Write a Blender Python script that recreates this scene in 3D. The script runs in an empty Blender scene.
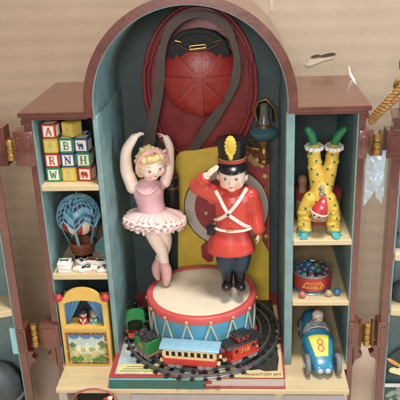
import bpy, bmesh, math, random
from mathutils import Vector, Matrix, noise
random.seed(7)
PI = math.pi
sc = bpy.context.scene
C = bpy.data.collections.new('scene'); sc.collection.children.link(C)

# ---------------------------------------------------------------- camera
F_PX, CAM = 671.73, Vector((0.4622, -6.5324, 1.5766))
PITCH, YAW, ROLL = 0.3717, -0.071, 0.039
_f = Vector((math.sin(YAW)*math.cos(PITCH), math.cos(YAW)*math.cos(PITCH), -math.sin(PITCH)))
_r = Vector((math.cos(YAW), -math.sin(YAW), 0)); _d = _f.cross(_r)
RT = _r*math.cos(ROLL) + _d*math.sin(ROLL); DN = -_r*math.sin(ROLL) + _d*math.cos(ROLL); FW = _f
cd = bpy.data.cameras.new('camera'); cam = bpy.data.objects.new('camera', cd); C.objects.link(cam)
M = Matrix((RT, -DN, -FW)).transposed().to_4x4(); M.translation = CAM
cam.matrix_world = M
cd.sensor_width = 36; cd.lens = 36*F_PX/400; cd.clip_start = .1; cd.clip_end = 200
cd.dof.use_dof = True; cd.dof.focus_distance = 7.15; cd.dof.aperture_fstop = 1.3
sc.camera = cam
def at(u, v, y):
    q = RT*((u-200)/F_PX) + DN*((v-200)/F_PX) + FW
    return CAM + q*((y-CAM.y)/q.y)
def atz(u, v, z):
    q = RT*((u-200)/F_PX) + DN*((v-200)/F_PX) + FW
    return CAM + q*((z-CAM.z)/q.z)
def px(p): return (Vector(p)-CAM).dot(FW)/F_PX        # world units per photo pixel at p

# ---------------------------------------------------------------- world and lamps
w = bpy.data.worlds.new('World'); sc.world = w; w.use_nodes = True
w.node_tree.nodes['Background'].inputs[0].default_value = (.88, .86, .83, 1)
w.node_tree.nodes['Background'].inputs[1].default_value = .28
def area(name, loc, target, size, power, col, sy=None):
    l = bpy.data.lights.new(name, 'AREA'); l.energy = power; l.size = size; l.color = col
    if sy: l.shape = 'RECTANGLE'; l.size_y = sy
    o = bpy.data.objects.new(name, l); C.objects.link(o); o.location = loc
    o.rotation_euler = (Vector(target)-Vector(loc)).to_track_quat('-Z', 'Y').to_euler(); return o
area('ceiling_lamp', (1.5, -2.4, 9.6), (0, .4, -1.2), 2.3, 1480, (1.0, .91, .82))
area('window_light', (8.6, -3.9, 1.9), (-.9, .2, -1.4), 2.6, 500, (.62, .86, 1.0), 3.6)
area('front_fill', (-.05, -9.4, 2.5), (.0, 0, -1.4), 2.1, 560, (1.0, .93, .87))  # fill lamp added near the camera axis to brighten the door gaps
sc.view_settings.view_transform = 'Standard'; sc.view_settings.look = 'None'
sc.view_settings.exposure = -.08; sc.view_settings.gamma = 1
sc.render.engine = 'CYCLES'; sc.cycles.filter_width = 2.2

# ---------------------------------------------------------------- materials
def lin(c):
    if isinstance(c, str): c = [int(c[i:i+2], 16)/255 for i in (0, 2, 4)]
    g = .3*c[0]+.59*c[1]+.11*c[2]; c = [x*.95+g*.05 for x in c]  # greyed here, blacks lifted below: slight haze put into every colour
    return tuple((x/12.92 if x <= .04045 else ((x+.055)/1.055)**2.4)+.004 for x in c) + (1,)
MATS = {}
def mat(key, col, rough=.45, var=.10, vs=6, bump=.15, bs=40, metal=0, wear=None, coat=0, trans=0, stretch=None, speck=None):
    if key in MATS: return MATS[key]
    m = bpy.data.materials.new(key); m.use_nodes = True; nt = m.node_tree; n = nt.nodes; L = nt.links
    b = n['Principled BSDF']; c = lin(col)
    b.inputs['Metallic'].default_value = metal
    b.inputs['Coat Weight'].default_value = coat
    b.inputs['Coat Roughness'].default_value = .16 if coat > .7 else .2
    if coat > .7: b.inputs['Coat IOR'].default_value = 1.75
    if trans: b.inputs['Transmission Weight'].default_value = trans
    tc = n.new('ShaderNodeTexCoord'); mp = n.new('ShaderNodeMapping'); L.new(tc.outputs['Object'], mp.inputs[0])
    if stretch: mp.inputs['Scale'].default_value = stretch
    no = n.new('ShaderNodeTexNoise'); no.inputs['Scale'].default_value = vs; no.inputs['Detail'].default_value = 6; no.inputs['Roughness'].default_value = .65
    L.new(mp.outputs[0], no.inputs['Vector'])
    r = n.new('ShaderNodeValToRGB'); L.new(no.outputs[0], r.inputs[0])
    k0, k1 = 1-var*1.6, 1+var*1.1
    r.color_ramp.elements[0].position = .3; r.color_ramp.elements[1].position = .7
    r.color_ramp.elements[0].color = tuple(min(1, x*k0) for x in c[:3])+(1,)
    r.color_ramp.elements[1].color = tuple(min(1, x*k1) for x in c[:3])+(1,)
    out = r.outputs[0]
    if wear or speck:
        wc, ws, th = (wear or speck)
        n2 = n.new('ShaderNodeTexNoise'); n2.inputs['Scale'].default_value = ws; n2.inputs['Detail'].default_value = 8; n2.inputs['Roughness'].default_value = .7
        L.new(mp.outputs[0], n2.inputs['Vector'])
        r2 = n.new('ShaderNodeValToRGB'); L.new(n2.outputs[0], r2.inputs[0])
        r2.color_ramp.elements[0].position = th; r2.color_ramp.elements[1].position = th+.06
        mx = n.new('ShaderNodeMixRGB'); L.new(r2.outputs[0], mx.inputs[0]); L.new(out, mx.inputs[1]); mx.inputs[2].default_value = lin(wc)
        out = mx.outputs[0]
    L.new(out, b.inputs['Base Color'])
    mr = n.new('ShaderNodeMapRange'); L.new(no.outputs[0], mr.inputs[0])
    mr.inputs[3].default_value = max(.03, rough-.10); mr.inputs[4].default_value = min(1, rough+.12); L.new(mr.outputs[0], b.inputs['Roughness'])
    if bump:
        n3 = n.new('ShaderNodeTexNoise'); n3.inputs['Scale'].default_value = bs; n3.inputs['Detail'].default_value = 5
        L.new(mp.outputs[0], n3.inputs['Vector'])
        bp = n.new('ShaderNodeBump'); bp.inputs['Strength'].default_value = bump; bp.inputs['Distance'].default_value = .02
        L.new(n3.outputs[0], bp.inputs['Height']); L.new(bp.outputs[0], b.inputs['Normal'])
    MATS[key] = m; return m
def BR(): return mat('brown_paint', '642e20', .34, .20, 4, .10, 26, wear=('a0664e', 16, .64), coat=.8)
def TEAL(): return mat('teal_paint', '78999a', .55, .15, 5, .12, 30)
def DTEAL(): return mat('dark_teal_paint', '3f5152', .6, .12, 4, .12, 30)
def WOOD(): return mat('cream_paint', 'cdb98f', .5, .07, 3, .12, 18, stretch=(.6, 3, 3), speck=('b79c70', 30, .78))
def BRASS(): return mat('brass', 'b9924e', .34, .18, 14, .2, 60, metal=.85, wear=('5d4426', 18, .6))
def BLACK(): return mat('black_gloss', '131416', .22, .1, 8, .05, 20)
def SKIN(): return mat('porcelain_skin', 'efcdb6', .38, .035, 5, .03, 20)
WHITE = lambda: mat('white_paint', 'e9e2d6', .45, .05, 8, .08, 40)

# ---------------------------------------------------------------- objects
def thing(name, label, cat, loc, group=None):
    o = bpy.data.objects.new(name, None); C.objects.link(o); o.location = loc
    o.empty_display_size = .1
    o['label'] = label; o['category'] = cat
    if group: o['group'] = group
    return o
def tag(o, label, cat, group=None):
    o['label'] = label; o['category'] = cat
    if group: o['group'] = group
    return o
def rootloc(p):
    while p.parent: p = p.parent
    return Vector(p.location)
XF = None
def obj(name, bm, m, parent=None, smooth=None, label=None, origin=None):
    if XF and not isinstance(bm, bpy.types.Mesh): bmesh.ops.transform(bm, matrix=XF, verts=bm.verts)
    me = bpy.data.meshes.new(name)
    off = rootloc(parent) if parent else (Vector(origin) if origin else Vector((0, 0, 0)))
    if isinstance(bm, bpy.types.Mesh): me = bm; me.transform(Matrix.Translation(-off))
    else:
        bmesh.ops.translate(bm, verts=bm.verts, vec=-off)
        bmesh.ops.recalc_face_normals(bm, faces=bm.faces)
        bm.to_mesh(me); bm.free()
    me.name = name
    if not isinstance(m, (list, tuple)): m = [m]
    for x in m: me.materials.append(x)
    o = bpy.data.objects.new(name, me); C.objects.link(o)
    if parent: o.parent = parent
    else: o.location = off
    if smooth is not None:
        me.polygons.foreach_set('use_smooth', [True]*len(me.polygons))
        if smooth < 180:
            try: me.set_sharp_from_angle(angle=math.radians(smooth))
            except Exception: pass
    if label: o['label'] = label
    return o
def NB(): return bmesh.new()
def box(bm, c, s, rot=None, bev=.0, seg=2, mi=0):
    b = bmesh.new(); bmesh.ops.create_cube(b, size=1)
    bmesh.ops.scale(b, vec=s, verts=b.verts)
    if bev: bmesh.ops.bevel(b, geom=b.edges[:], offset=bev, segments=seg, profile=.5, affect='EDGES')
    mx = Matrix.Translation(Vector(c)) @ (rot.to_4x4() if rot else Matrix.Identity(4))
    return add(bm, b, mx, mi)
def bx(bm, x0, x1, y0, y1, z0, z1, bev=0.0, mi=0):
    return box(bm, ((x0+x1)/2, (y0+y1)/2, (z0+z1)/2), (abs(x1-x0), abs(y1-y0), abs(z1-z0)), None, bev, 2, mi)
def add(bm, b, mx=None, mi=0):
    if mx: bmesh.ops.transform(b, matrix=mx, verts=b.verts)
    for f in b.faces: f.material_index = mi
    me = bpy.data.meshes.new('t'); b.to_mesh(me); b.free(); 
    n0 = len(bm.faces); bm.from_mesh(me); bpy.data.meshes.remove(me); return bm
def basis(d, up=Vector((0, 0, 1))):
    d = Vector(d).normalized(); u = Vector(up)
    if abs(d.dot(u)) > .98: u = Vector((0, 1, 0))
    x = u.cross(d).normalized(); y = d.cross(x); return Matrix((x, y, d)).transposed()
def lathe(bm, prof, c=(0, 0, 0), n=40, rot=None, mi=0, wob=None, sx=1, sy=1):
    b = bmesh.new(); rings = []
    for r, z in prof:
        if r < 1e-6: rings.append([b.verts.new((0, 0, z))])
        else: rings.append([b.verts.new(((r+(wob(i/n, z) if wob else 0))*math.cos(2*PI*i/n)*sx, (r+(wob(i/n, z) if wob else 0))*math.sin(2*PI*i/n)*sy, z)) for i in range(n)])
    for a, c2 in zip(rings, rings[1:]):
        for i in range(n):
            j = (i+1) % n
            if len(a) == 1 and len(c2) == 1: continue
            if len(a) == 1: b.faces.new((a[0], c2[j], c2[i]))
            elif len(c2) == 1: b.faces.new((a[i], a[j], c2[0]))
            else: b.faces.new((a[i], a[j], c2[j], c2[i]))
    return add(bm, b, Matrix.Translation(Vector(c)) @ (rot.to_4x4() if rot else Matrix.Identity(4)), mi)
def cyl(bm, p0, p1, r, r1=None, n=16, mi=0, bev=0):
    p0, p1 = Vector(p0), Vector(p1); L = (p1-p0).length; r1 = r if r1 is None else r1
    pr = [(0, 0), (r, 0), (r1, L), (0, L)] if not bev else [(0, 0), (r-bev, 0), (r, bev), (r1, L-bev), (r1-bev, L), (0, L)]
    return lathe(bm, pr, p0, n, basis(p1-p0), mi)
def ell(bm, c, r, rot=None, n=20, mi=0):
    b = bmesh.new(); bmesh.ops.create_uvsphere(b, u_segments=n, v_segments=max(8, n*2//3), radius=1)
    if not hasattr(r, '__len__'): r = (r, r, r)
    return add(bm, b, Matrix.Translation(Vector(c)) @ (rot.to_4x4() if rot else Matrix.Identity(4)) @ Matrix.Diagonal((*r, 1)), mi)
def smoothpath(pts, k=6):
    out = []; n = len(pts)
    P = [Vector(p) for p in pts]
    for i in range(n-1):
        p0, p1, p2, p3 = P[max(i-1, 0)], P[i], P[i+1], P[min(i+2, n-1)]
        for j in range(k):
            t = j/k
            out.append(.5*((2*p1)+(p2-p0)*t+(2*p0-5*p1+4*p2-p3)*t*t+(3*p1-p0-3*p2+p3)*t**3))
    out.append(P[-1]); return out
def tube(bm, pts, r, n=10, closed=False, mi=0, flat=None, up=(0, 0, 1)):
    pts = [Vector(p) for p in pts]; m = len(pts)
    rr = r if hasattr(r, '__len__') else [r]*m
    if len(rr) != m: rr = [rr[0]+(rr[-1]-rr[0])*i/(m-1) for i in range(m)] if len(rr) == 2 else [rr[min(len(rr)-1, int(i*len(rr)/m))] for i in range(m)]
    b = bmesh.new(); rings = []
    for i, p in enumerate(pts):
        if closed: d = pts[(i+1) % m]-pts[i-1]
        else: d = pts[min(i+1, m-1)]-pts[max(i-1, 0)]
        B = basis(d, Vector(up)); a1, a2 = (1, 1) if not flat else flat
        rings.append([b.verts.new(p+B @ Vector((math.cos(2*PI*k/n)*rr[i]*a1, math.sin(2*PI*k/n)*rr[i]*a2, 0))) for k in range(n)])
    for i in range(m if closed else m-1):
        a, c = rings[i], rings[(i+1) % m]
        for k in range(n): b.faces.new((a[k], a[(k+1) % n], c[(k+1) % n], c[k]))
    if not closed: b.faces.new(rings[0]); b.faces.new(rings[-1][::-1])
    return add(bm, b, None, mi)
def ribbon(bm, pts, wd, th, nrm=(0, -1, 0), mi=0):
    """flat band of width wd and thickness th along pts"""
    pts = [Vector(p) for p in pts]; m = len(pts); N0 = Vector(nrm).normalized(); b = bmesh.new(); rings = []
    for i, p in enumerate(pts):
        d = (pts[min(i+1, m-1)]-pts[max(i-1, 0)]).normalized()
        s = d.cross(N0).normalized(); N = s.cross(d)
        ww = wd[i] if hasattr(wd, '__len__') else wd
        rings.append([b.verts.new(p+s*x*ww/2+N*y*th/2) for x, y in ((-1, -1), (1, -1), (1, 1), (-1, 1))])
    for a, c in zip(rings, rings[1:]):
        for k in range(4): b.faces.new((a[k], a[(k+1) % 4], c[(k+1) % 4], c[k]))
    b.faces.new(rings[0]); b.faces.new(rings[-1][::-1]); return add(bm, b, None, mi)
def prism(bm, pts, th, mx=None, mi=0, bev=0):
    """2-D outline (x,z) in plane y=0, extruded from y=0 to y=th"""
    b = bmesh.new(); v = [b.verts.new((p[0], 0, p[1])) for p in pts]
    f = b.faces.new(v); r = bmesh.ops.extrude_face_region(b, geom=[f])
    bmesh.ops.translate(b, verts=[x for x in r['geom'] if isinstance(x, bmesh.types.BMVert)], vec=(0, th, 0))
    if bev: bmesh.ops.bevel(b, geom=b.edges[:], offset=bev, segments=2, profile=.5, affect='EDGES')
    bmesh.ops.recalc_face_normals(b, faces=b.faces)
    bmesh.ops.triangulate(b, faces=[f for f in b.faces if len(f.verts) > 4])
    return add(bm, b, mx, mi)
def blob(prims, vox=.008, it=4):
    """closed shapes fused into ONE continuous smooth surface"""
    bm = bmesh.new()
    for p in prims:
        if p[0] == 's': ell(bm, p[1], p[2], p[3] if len(p) > 3 else None, 20)
        elif p[0] == 'c':
            pts, rs = p[1], p[2]
            if len(pts) > 2:
                K = 6; n_ = len(pts); sp_ = smoothpath(pts, K); rs = [rs[min(int(i/K), n_-1)]*(1-(i % K)/K)+rs[min(int(i/K)+1, n_-1)]*((i % K)/K) for i in range(len(sp_))]; pts = sp_
            for i in range(len(pts)):
                ell(bm, pts[i], rs[i], None, 28)
                if i: cyl(bm, pts[i-1], pts[i], rs[i-1], rs[i], 36)
        elif p[0] == 'b': box(bm, p[1], p[2], p[3] if len(p) > 3 else None, p[4] if len(p) > 4 else 0)
        elif p[0] == 'l': lathe(bm, p[1], p[2], 64, p[3] if len(p) > 3 else None, 0, None, *(p[4] if len(p) > 4 else (1, 1)))
    bmesh.ops.recalc_face_normals(bm, faces=bm.faces)
    me = bpy.data.meshes.new('tmp'); bm.to_mesh(me); bm.free()
    o = bpy.data.objects.new('tmp', me); C.objects.link(o)
    r = o.modifiers.new('r', 'REMESH'); r.mode = 'VOXEL'; r.voxel_size = vox; r.use_smooth_shade = True
    s = o.modifiers.new('s', 'SMOOTH'); s.factor = .5; s.iterations = it
    dg = bpy.context.evaluated_depsgraph_get(); e = o.evaluated_get(dg)
    out = bpy.data.meshes.new_from_object(e); out.materials.clear()
    bpy.data.objects.remove(o); bpy.data.meshes.remove(me)
    out.polygons.foreach_set('use_smooth', [True]*len(out.polygons)); return out
def textmesh(bm, s, size, ext, mx, mi=0, align='CENTER', bold=0, sx=1):
    cu = bpy.data.curves.new('t', 'FONT'); cu.body = s; cu.size = size; cu.extrude = ext; cu.align_x = align; cu.align_y = 'CENTER'; cu.offset = bold
    cu.resolution_u = 3
    o = bpy.data.objects.new('t', cu); C.objects.link(o)
    me = bpy.data.meshes.new_from_object(o.evaluated_get(bpy.context.evaluated_depsgraph_get()))
    me.transform(mx @ Matrix.Diagonal((sx, 1, 1, 1)))
    n0 = len(bm.faces); bm.from_mesh(me); bm.faces.ensure_lookup_table()
    for f in bm.faces[n0:]: f.material_index = mi
    bpy.data.objects.remove(o); bpy.data.curves.remove(cu); bpy.data.meshes.remove(me)
def frame3(o, x, y):
    """matrix: origin o, local x along x, local y along y, z out"""
    x = Vector(x).normalized(); z = x.cross(Vector(y)).normalized(); y = z.cross(x)
    m = Matrix((x, y, z)).transposed().to_4x4(); m.translation = Vector(o); return m
# letters with slab serifs, drawn as strokes in a unit box
def arc(cx, cy, rx, ry, a0, a1, n=8): return [(cx+rx*math.cos(math.radians(a0+(a1-a0)*i/n)), cy+ry*math.sin(math.radians(a0+(a1-a0)*i/n))) for i in range(n+1)]
GL = {
 'A': [([(.16, .04), (.5, .97)], .13), ([(.5, .97), (.84, .04)], .19), ([(.28, .36), (.7, .36)], .1), ([(.02, .04), (.32, .04)], .08), ([(.66, .04), (.98, .04)], .08)],
 'B': [([(.26, .03), (.26, .97)], .2), ([(.08, .95), (.5, .95)]+arc(.5, .73, .26, .22, 90, -90), .13), ([(.3, .51), (.52, .51)]+arc(.54, .28, .3, .23, 90, -90)+[(.08, .05)], .14)],
 'R': [([(.26, .03), (.26, .97)], .2), ([(.08, .95), (.5, .95)]+arc(.5, .72, .28, .23, 90, -90)+[(.3, .49)], .13), ([(.5, .48), (.82, .06), (.97, .05)], .18), ([(.08, .04), (.44, .04)], .08)],
 'N': [([(.2, .03), (.2, .97)], .12), ([(.2, .95), (.8, .05)], .22), ([(.8, .03), (.8, .97)], .12), ([(.04, .04), (.38, .04)], .08), ([(.62, .96), (.98, .96)], .08), ([(.02, .96), (.3, .96)], .08)],
 'H': [([(.22, .03), (.22, .97)], .2), ([(.78, .03), (.78, .97)], .2), ([(.22, .5), (.78, .5)], .11), ([(.04, .04), (.4, .04)], .08), ([(.6, .04), (.96, .04)], .08), ([(.04, .96), (.4, .96)], .08), ([(.6, .96), (.96, .96)], .08)],
 'W': [([(.1, .96), (.3, .06)], .19), ([(.3, .06), (.5, .8)], .12), ([(.5, .8), (.7, .06)], .19), ([(.7, .06), (.9, .96)], .12), ([(-.02, .96), (.26, .96)], .08), ([(.76, .96), (1.02, .96)], .08)],
 'S': [(arc(.5, .73, .26, .22, 20, 270)+arc(.5, .28, .28, .23, 90, -160), .15)],
}
def glyph(bm, ch, mx, h, wd, mi=0, th=.004):
    for k, (pl, sw) in enumerate(GL[ch]):
        pts = [mx @ Vector(((x-.5)*wd, (y-.5)*h, .001*k*.3)) for x, y in pl]
        ribbon(bm, pts, sw*wd, th, mx.to_3x3() @ Vector((0, 0, 1)), mi)
def poly2(bm, mx, pts, th=.004, mi=0):
    """outline in the local xy plane of mx, thickness towards +z"""
    b = bmesh.new(); v = [b.verts.new((p[0], p[1], 0)) for p in pts]; f = b.faces.new(v)
    r = bmesh.ops.extrude_face_region(b, geom=[f]); bmesh.ops.translate(b, verts=[x for x in r['geom'] if isinstance(x, bmesh.types.BMVert)], vec=(0, 0, th))
    bmesh.ops.recalc_face_normals(b, faces=b.faces); bmesh.ops.triangulate(b, faces=[f for f in b.faces if len(f.verts) > 4])
    return add(bm, b, mx, mi)
def circ(cx, cy, rx, ry=None, n=20, a0=0): return [(cx+rx*math.cos(2*PI*i/n+a0), cy+(ry or rx)*math.sin(2*PI*i/n+a0)) for i in range(n)]
def part(name, fn, m, parent, smooth=None, label=None):
    bm = NB(); fn(bm); return obj(name, bm, m, parent, smooth, label)

# ================================================================ SETTING: cardboard backdrop and floor
def cardboard(key, col, ribs=True):
    m = mat(key, col, .85, .07, .8, .10, 90); nt = m.node_tree; n = nt.nodes; L = nt.links
    if ribs:
        tc = n.new('ShaderNodeTexCoord'); wv = n.new('ShaderNodeTexWave'); wv.bands_direction = 'Z'
        wv.inputs['Scale'].default_value = 1.5; wv.inputs['Distortion'].default_value = .8; wv.inputs['Detail'].default_value = 2; wv.inputs['Detail Scale'].default_value = .5
        L.new(tc.outputs['Object'], wv.inputs['Vector'])
        bp = n.new('ShaderNodeBump'); bp.inputs['Strength'].default_value = .08; bp.inputs['Distance'].default_value = .025
        old = [x for x in n if x.type == 'BUMP'][0]
        L.new(wv.outputs[1], bp.inputs['Height']); L.new(old.outputs[0], bp.inputs['Normal']); L.new(bp.outputs[0], n['Principled BSDF'].inputs['Normal'])
        # fibres of darker pulp: a soft mottling of the paper itself
        b = n['Principled BSDF']; src = b.inputs['Base Color'].links[0].from_socket
        no = n.new('ShaderNodeTexNoise'); no.inputs['Scale'].default_value = 34; no.inputs['Detail'].default_value = 8
        mx = n.new('ShaderNodeMapping'); mx.inputs['Scale'].default_value = (.35, 1, 1.5); L.new(tc.outputs['Object'], mx.inputs[0]); L.new(mx.outputs[0], no.inputs['Vector'])
        mm = n.new('ShaderNodeMixRGB'); mm.blend_type = 'MULTIPLY'; mm.inputs[0].default_value = .16
        L.new(src, mm.inputs[1]); L.new(no.outputs[0], mm.inputs[2])
        m2 = n.new('ShaderNodeMixRGB'); m2.blend_type = 'MULTIPLY'; m2.inputs[0].default_value = 1; m2.inputs[2].default_value = (1.18, 1.18, 1.18, 1)
        wm = n.new('ShaderNodeMixRGB'); wm.blend_type = 'MULTIPLY'; wm.inputs[0].default_value = .05
        L.new(mm.outputs[0], wm.inputs[1]); L.new(wv.outputs[0], wm.inputs[2])
        L.new(wm.outputs[0], m2.inputs[1]); L.new(m2.outputs[0], b.inputs['Base Color'])
    return m
bm = NB()
YW, ZF = 1.92, -4.0
bx(bm, -9, 9, YW, YW+.12, ZF, 5)
o = obj('background_wall', bm, cardboard('cardboard_wall', 'b09a83')); o['kind'] = 'structure'
bm = NB(); bx(bm, -9, 9, -9, YW-.002, ZF-.12, ZF)
o = obj('floor', bm, cardboard('cardboard_floor', 'e6cfba')); o['kind'] = 'structure'
# marks in the cardboard: an upright crease, a dark slit with torn paper below, a pale sliver
bm = NB(); ribbon(bm, [at(271, -20, YW-.004), at(271.5, 4, YW-.004), at(272, 12, YW-.004)], .04, .004)
o = obj('crease', bm, mat('crease_brown', 'c7b095', .9)); tag(o, 'short brown upright fold line at the top edge of the cardboard backdrop', 'crease')
sl = thing('cardboard_slit', 'dark torn slit in the cardboard backdrop with pale frayed paper under it', 'slit', at(325, 54, YW-.01))
def f(b):
    q = [(310, 57.5), (314, 55.3), (318, 54.6), (321, 55.4), (327, 53.6), (333, 52.7), (336.5, 54), (334, 55.6), (330, 56.4), (325, 57.6), (319, 57.2), (314, 58.4)]
    prism(b, [(at(u, v, YW-.012).x, at(u, v, YW-.012).z) for u, v in q], .004, Matrix.Translation((0, YW-.006, 0)))
part('slit_opening', f, mat('slit_dark', '4a392c', .9), sl)
def f(b):
    q = [(305, 65), (312, 59.8), (322, 58.6), (330, 57.6), (335, 57), (333, 59), (324, 61), (314, 65), (308, 67)]
    prism(b, [(at(u, v, YW-.03).x, at(u, v, YW-.03).z) for u, v in q], .006, Matrix.Translation((0, YW-.010, 0)), bev=.001)
part('torn_paper', f, mat('torn_paper', 'c4ae95', .9), sl)
def f_unused(b): ribbon(b, [at(325.5, 20, YW-.002), at(325.8, 38, YW-.002), at(325.4, 52, YW-.002)], .010, .003)
bm = NB(); ribbon(bm, smoothpath([at(349, 66, 1.3), at(350.5, 74, 1.28), at(354, 80, 1.24), at(355.5, 85, 1.2)], 4), [.018]*4+[.030]*5+[.018]*4, .006)  # a white glint, put in as a pale strip
o = obj('glint_sliver', bm, mat('glint_white', 'cfc9bf', .6), smooth=40, origin=at(352, 76, 1.25)); tag(o, 'thin bright white glint built as a strip behind the right cornice of the cabinet', 'glint')

# ================================================================ CABINET
cab = thing('toy_cabinet', 'open wooden toy cabinet with arched brown top, pale blue inside and side shelves', 'cabinet', (0, .6, ZF))
XLo, XRo, XLi, XRi = -1.753, 1.668, -1.685, 1.600
XL0, XL1, XR0, XR1 = -1.060, -1.004, .885, .973
ZB, YB, YD = -3.018, -.457, 1.5
ZT = -.062
ax, az, RI, RO = -.066, .035, .970, 1.062
part('side_panel', lambda b: bx(b, XLo, XLi, 0, YD, ZF, ZT, .006), BR(), cab)
part('side_panel', lambda b: bx(b, XRi, XRo, 0, YD, ZF, ZT, .006), BR(), cab)
part('side_lining', lambda b: bx(b, XLi-.001, XLi+.012, .004, YD, ZB+.002, ZT), TEAL(), cab)
part('side_lining', lambda b: bx(b, XRi-.012, XRi+.001, .004, YD, ZB+.002, ZT), TEAL(), cab)
part('divider', lambda b: bx(b, XL0, XL1, -.004, YD-.05, ZB+.002, ZT, .008), TEAL(), cab)
part('divider', lambda b: bx(b, XR0, XR1, -.004, YD-.05, ZB+.002, ZT, .008), TEAL(), cab)
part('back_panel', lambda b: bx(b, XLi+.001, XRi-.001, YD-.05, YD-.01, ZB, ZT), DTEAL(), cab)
def cornice(b, s, xo, xi):
    bx(b, xo, xi, -.035, YD, ZT+.012, 0, .008)
    bx(b, xo+s*.03, xi, -.018, YD-.01, ZT-.02, ZT+.012, .004)
    for k, (dx, zz) in enumerate(((.02, ZT-.02), (.045, ZT-.075), (.075, ZT-.12))):
        bx(b, xo+s*dx, (XLi if s > 0 else XRi)-s*.002, -.014+k*.004, .3, zz-.055, zz, .004)
part('cornice', lambda b: cornice(b, 1, -1.815, ax-RO+.02), BR(), cab)
part('cornice', lambda b: cornice(b, -1, 1.715, ax+RO-.02), BR(), cab)
def vault(b, r0, r1, y0, y1, n=64, z0=None, bev=0):
    bb = bmesh.new(); ang = [PI*i/n for i in range(n+1)]
    pts = [(ax+r1*math.cos(a), r1*math.sin(a)) for a in ang]+[(ax+r0*math.cos(a), r0*math.sin(a)) for a in reversed(ang)]
    q = [[bb.verts.new((ax+r*math.cos(a), y, az+r*math.sin(a))) for a in ang] for r, y in ((r1, y0), (r1, y1), (r0, y1), (r0, y0))]
    for k in range(4):
        a_, c_ = q[k], q[(k+1) % 4]
        for i in range(n): bb.faces.new((a_[i], a_[i+1], c_[i+1], c_[i]))
    bb.faces.new([q[k][0] for k in range(4)]); bb.faces.new([q[k][-1] for k in range(4)][::-1])
    add(b, bb)
def f(b):
    vault(b, RI, RO, -.04, YD)
    bx(b, ax-RO, ax-RI, -.04, YD, ZT-.001, az-.0003); bx(b, ax+RI, ax+RO, -.04, YD, ZT-.001, az-.0003)
part('arch', f, BR(), cab, 30)
part('arch_lining', lambda b: (vault(b, RI-.008, RI+.001, -.034, YD-.001), bx(b, ax-RI-.001, ax-RI+.008, -.034, YD-.001, ZT-.0015, az), bx(b, ax+RI-.008, ax+RI+.001, -.034, YD-.001, ZT-.0015, az)), TEAL(), cab, 30)
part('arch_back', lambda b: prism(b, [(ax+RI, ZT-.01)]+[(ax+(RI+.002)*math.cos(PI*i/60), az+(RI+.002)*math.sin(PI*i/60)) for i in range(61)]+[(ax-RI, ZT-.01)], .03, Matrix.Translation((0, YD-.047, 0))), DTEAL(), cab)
def shelf(z, x0, x1, t=.065):
    return part('shelf', lambda b: bx(b, x0, x1, -.012, YD-.06, z-t, z, .008), WOOD(), cab)
shelf(-.791, XLi+.013, XL0-.001, .062); shelf(-1.8325, XLi+.013, XL0-.001, .07)
shelf(-1.446, XR1+.001, XRi-.013, .062); shelf(-2.187, XR1+.001, XRi-.013, .055)
part('base_top', lambda b: (bx(b, -1.655, 1.562, YB-.015, -.002, ZB-.055, ZB, .008), bx(b, XLi+.002, XRi-.002, -.02, YD, ZB-.050, ZB-.0008)), WOOD(), cab)
GREY = lambda: mat('grey_paint', 'b9b3a8', .5, .08, 4)
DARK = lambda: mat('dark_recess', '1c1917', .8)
part('base_body', lambda b: (bx(b, -1.64, 1.55, YB+.42, YD-.01, ZF, ZB-.056), bx(b, -1.64, 1.55, YB+.03, YB+.42, ZF, ZF+.1),
     bx(b, -1.64, -1.55, YB+.03, YB+.42, ZF+.1, ZB-.056), bx(b, -1.02, -.86, YB+.03, YB+.42, ZF+.1, ZB-.056), bx(b, -.86, .80, YB+.03, YB+.42, ZF+.1, ZB-.056), bx(b, .8, 1.55, YB+.03, YB+.42, ZF+.1, ZB-.056)), GREY(), cab)
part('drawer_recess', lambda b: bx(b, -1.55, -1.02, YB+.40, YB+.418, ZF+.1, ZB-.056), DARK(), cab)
dr = part('drawer_front', lambda b: bx(b, -.82, .76, YB+.012, YB+.028, ZF+.16, ZB-.085, .006), mat('drawer_lavender', 'aaa6a8', .5), cab)
part('drawer_front', lambda b: bx(b, .86, 1.51, YB+.012, YB+.028, ZF+.16, ZB-.085, .006), mat('drawer_lavender', 'aaa6a8', .5), cab)
# hoop and red knob seen over the open left drawer
hp = thing('red_hoop', 'thin red wire hoop arched over the dark opening below the puppet theatre', 'hoop', at(94, 402, YB-.03))
def f(b):
    pts = [at(94-23*math.cos(a), 404-15*math.sin(a), YB-.03) for a in [PI*2*i/48 for i in range(48)]]
    tube(b, pts, .011, 8, True)
part('ring', f, mat('red_wire', 'b2524a', .3), hp, 60)
rb = thing('red_bauble', 'small round red and cream ornament peeking up in front of the base left opening', 'ornament', at(108, 401, YB-.1))
part('ball', lambda b: ell(b, at(107, 402, YB-.1), .055), mat('bauble_red', 'b03a33', .3), rb, 60)
part('cap', lambda b: ell(b, at(110, 398, YB-.11), (.03, .03, .02)), mat('bauble_cream', 'e0cdb4', .4), rb, 60)

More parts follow.
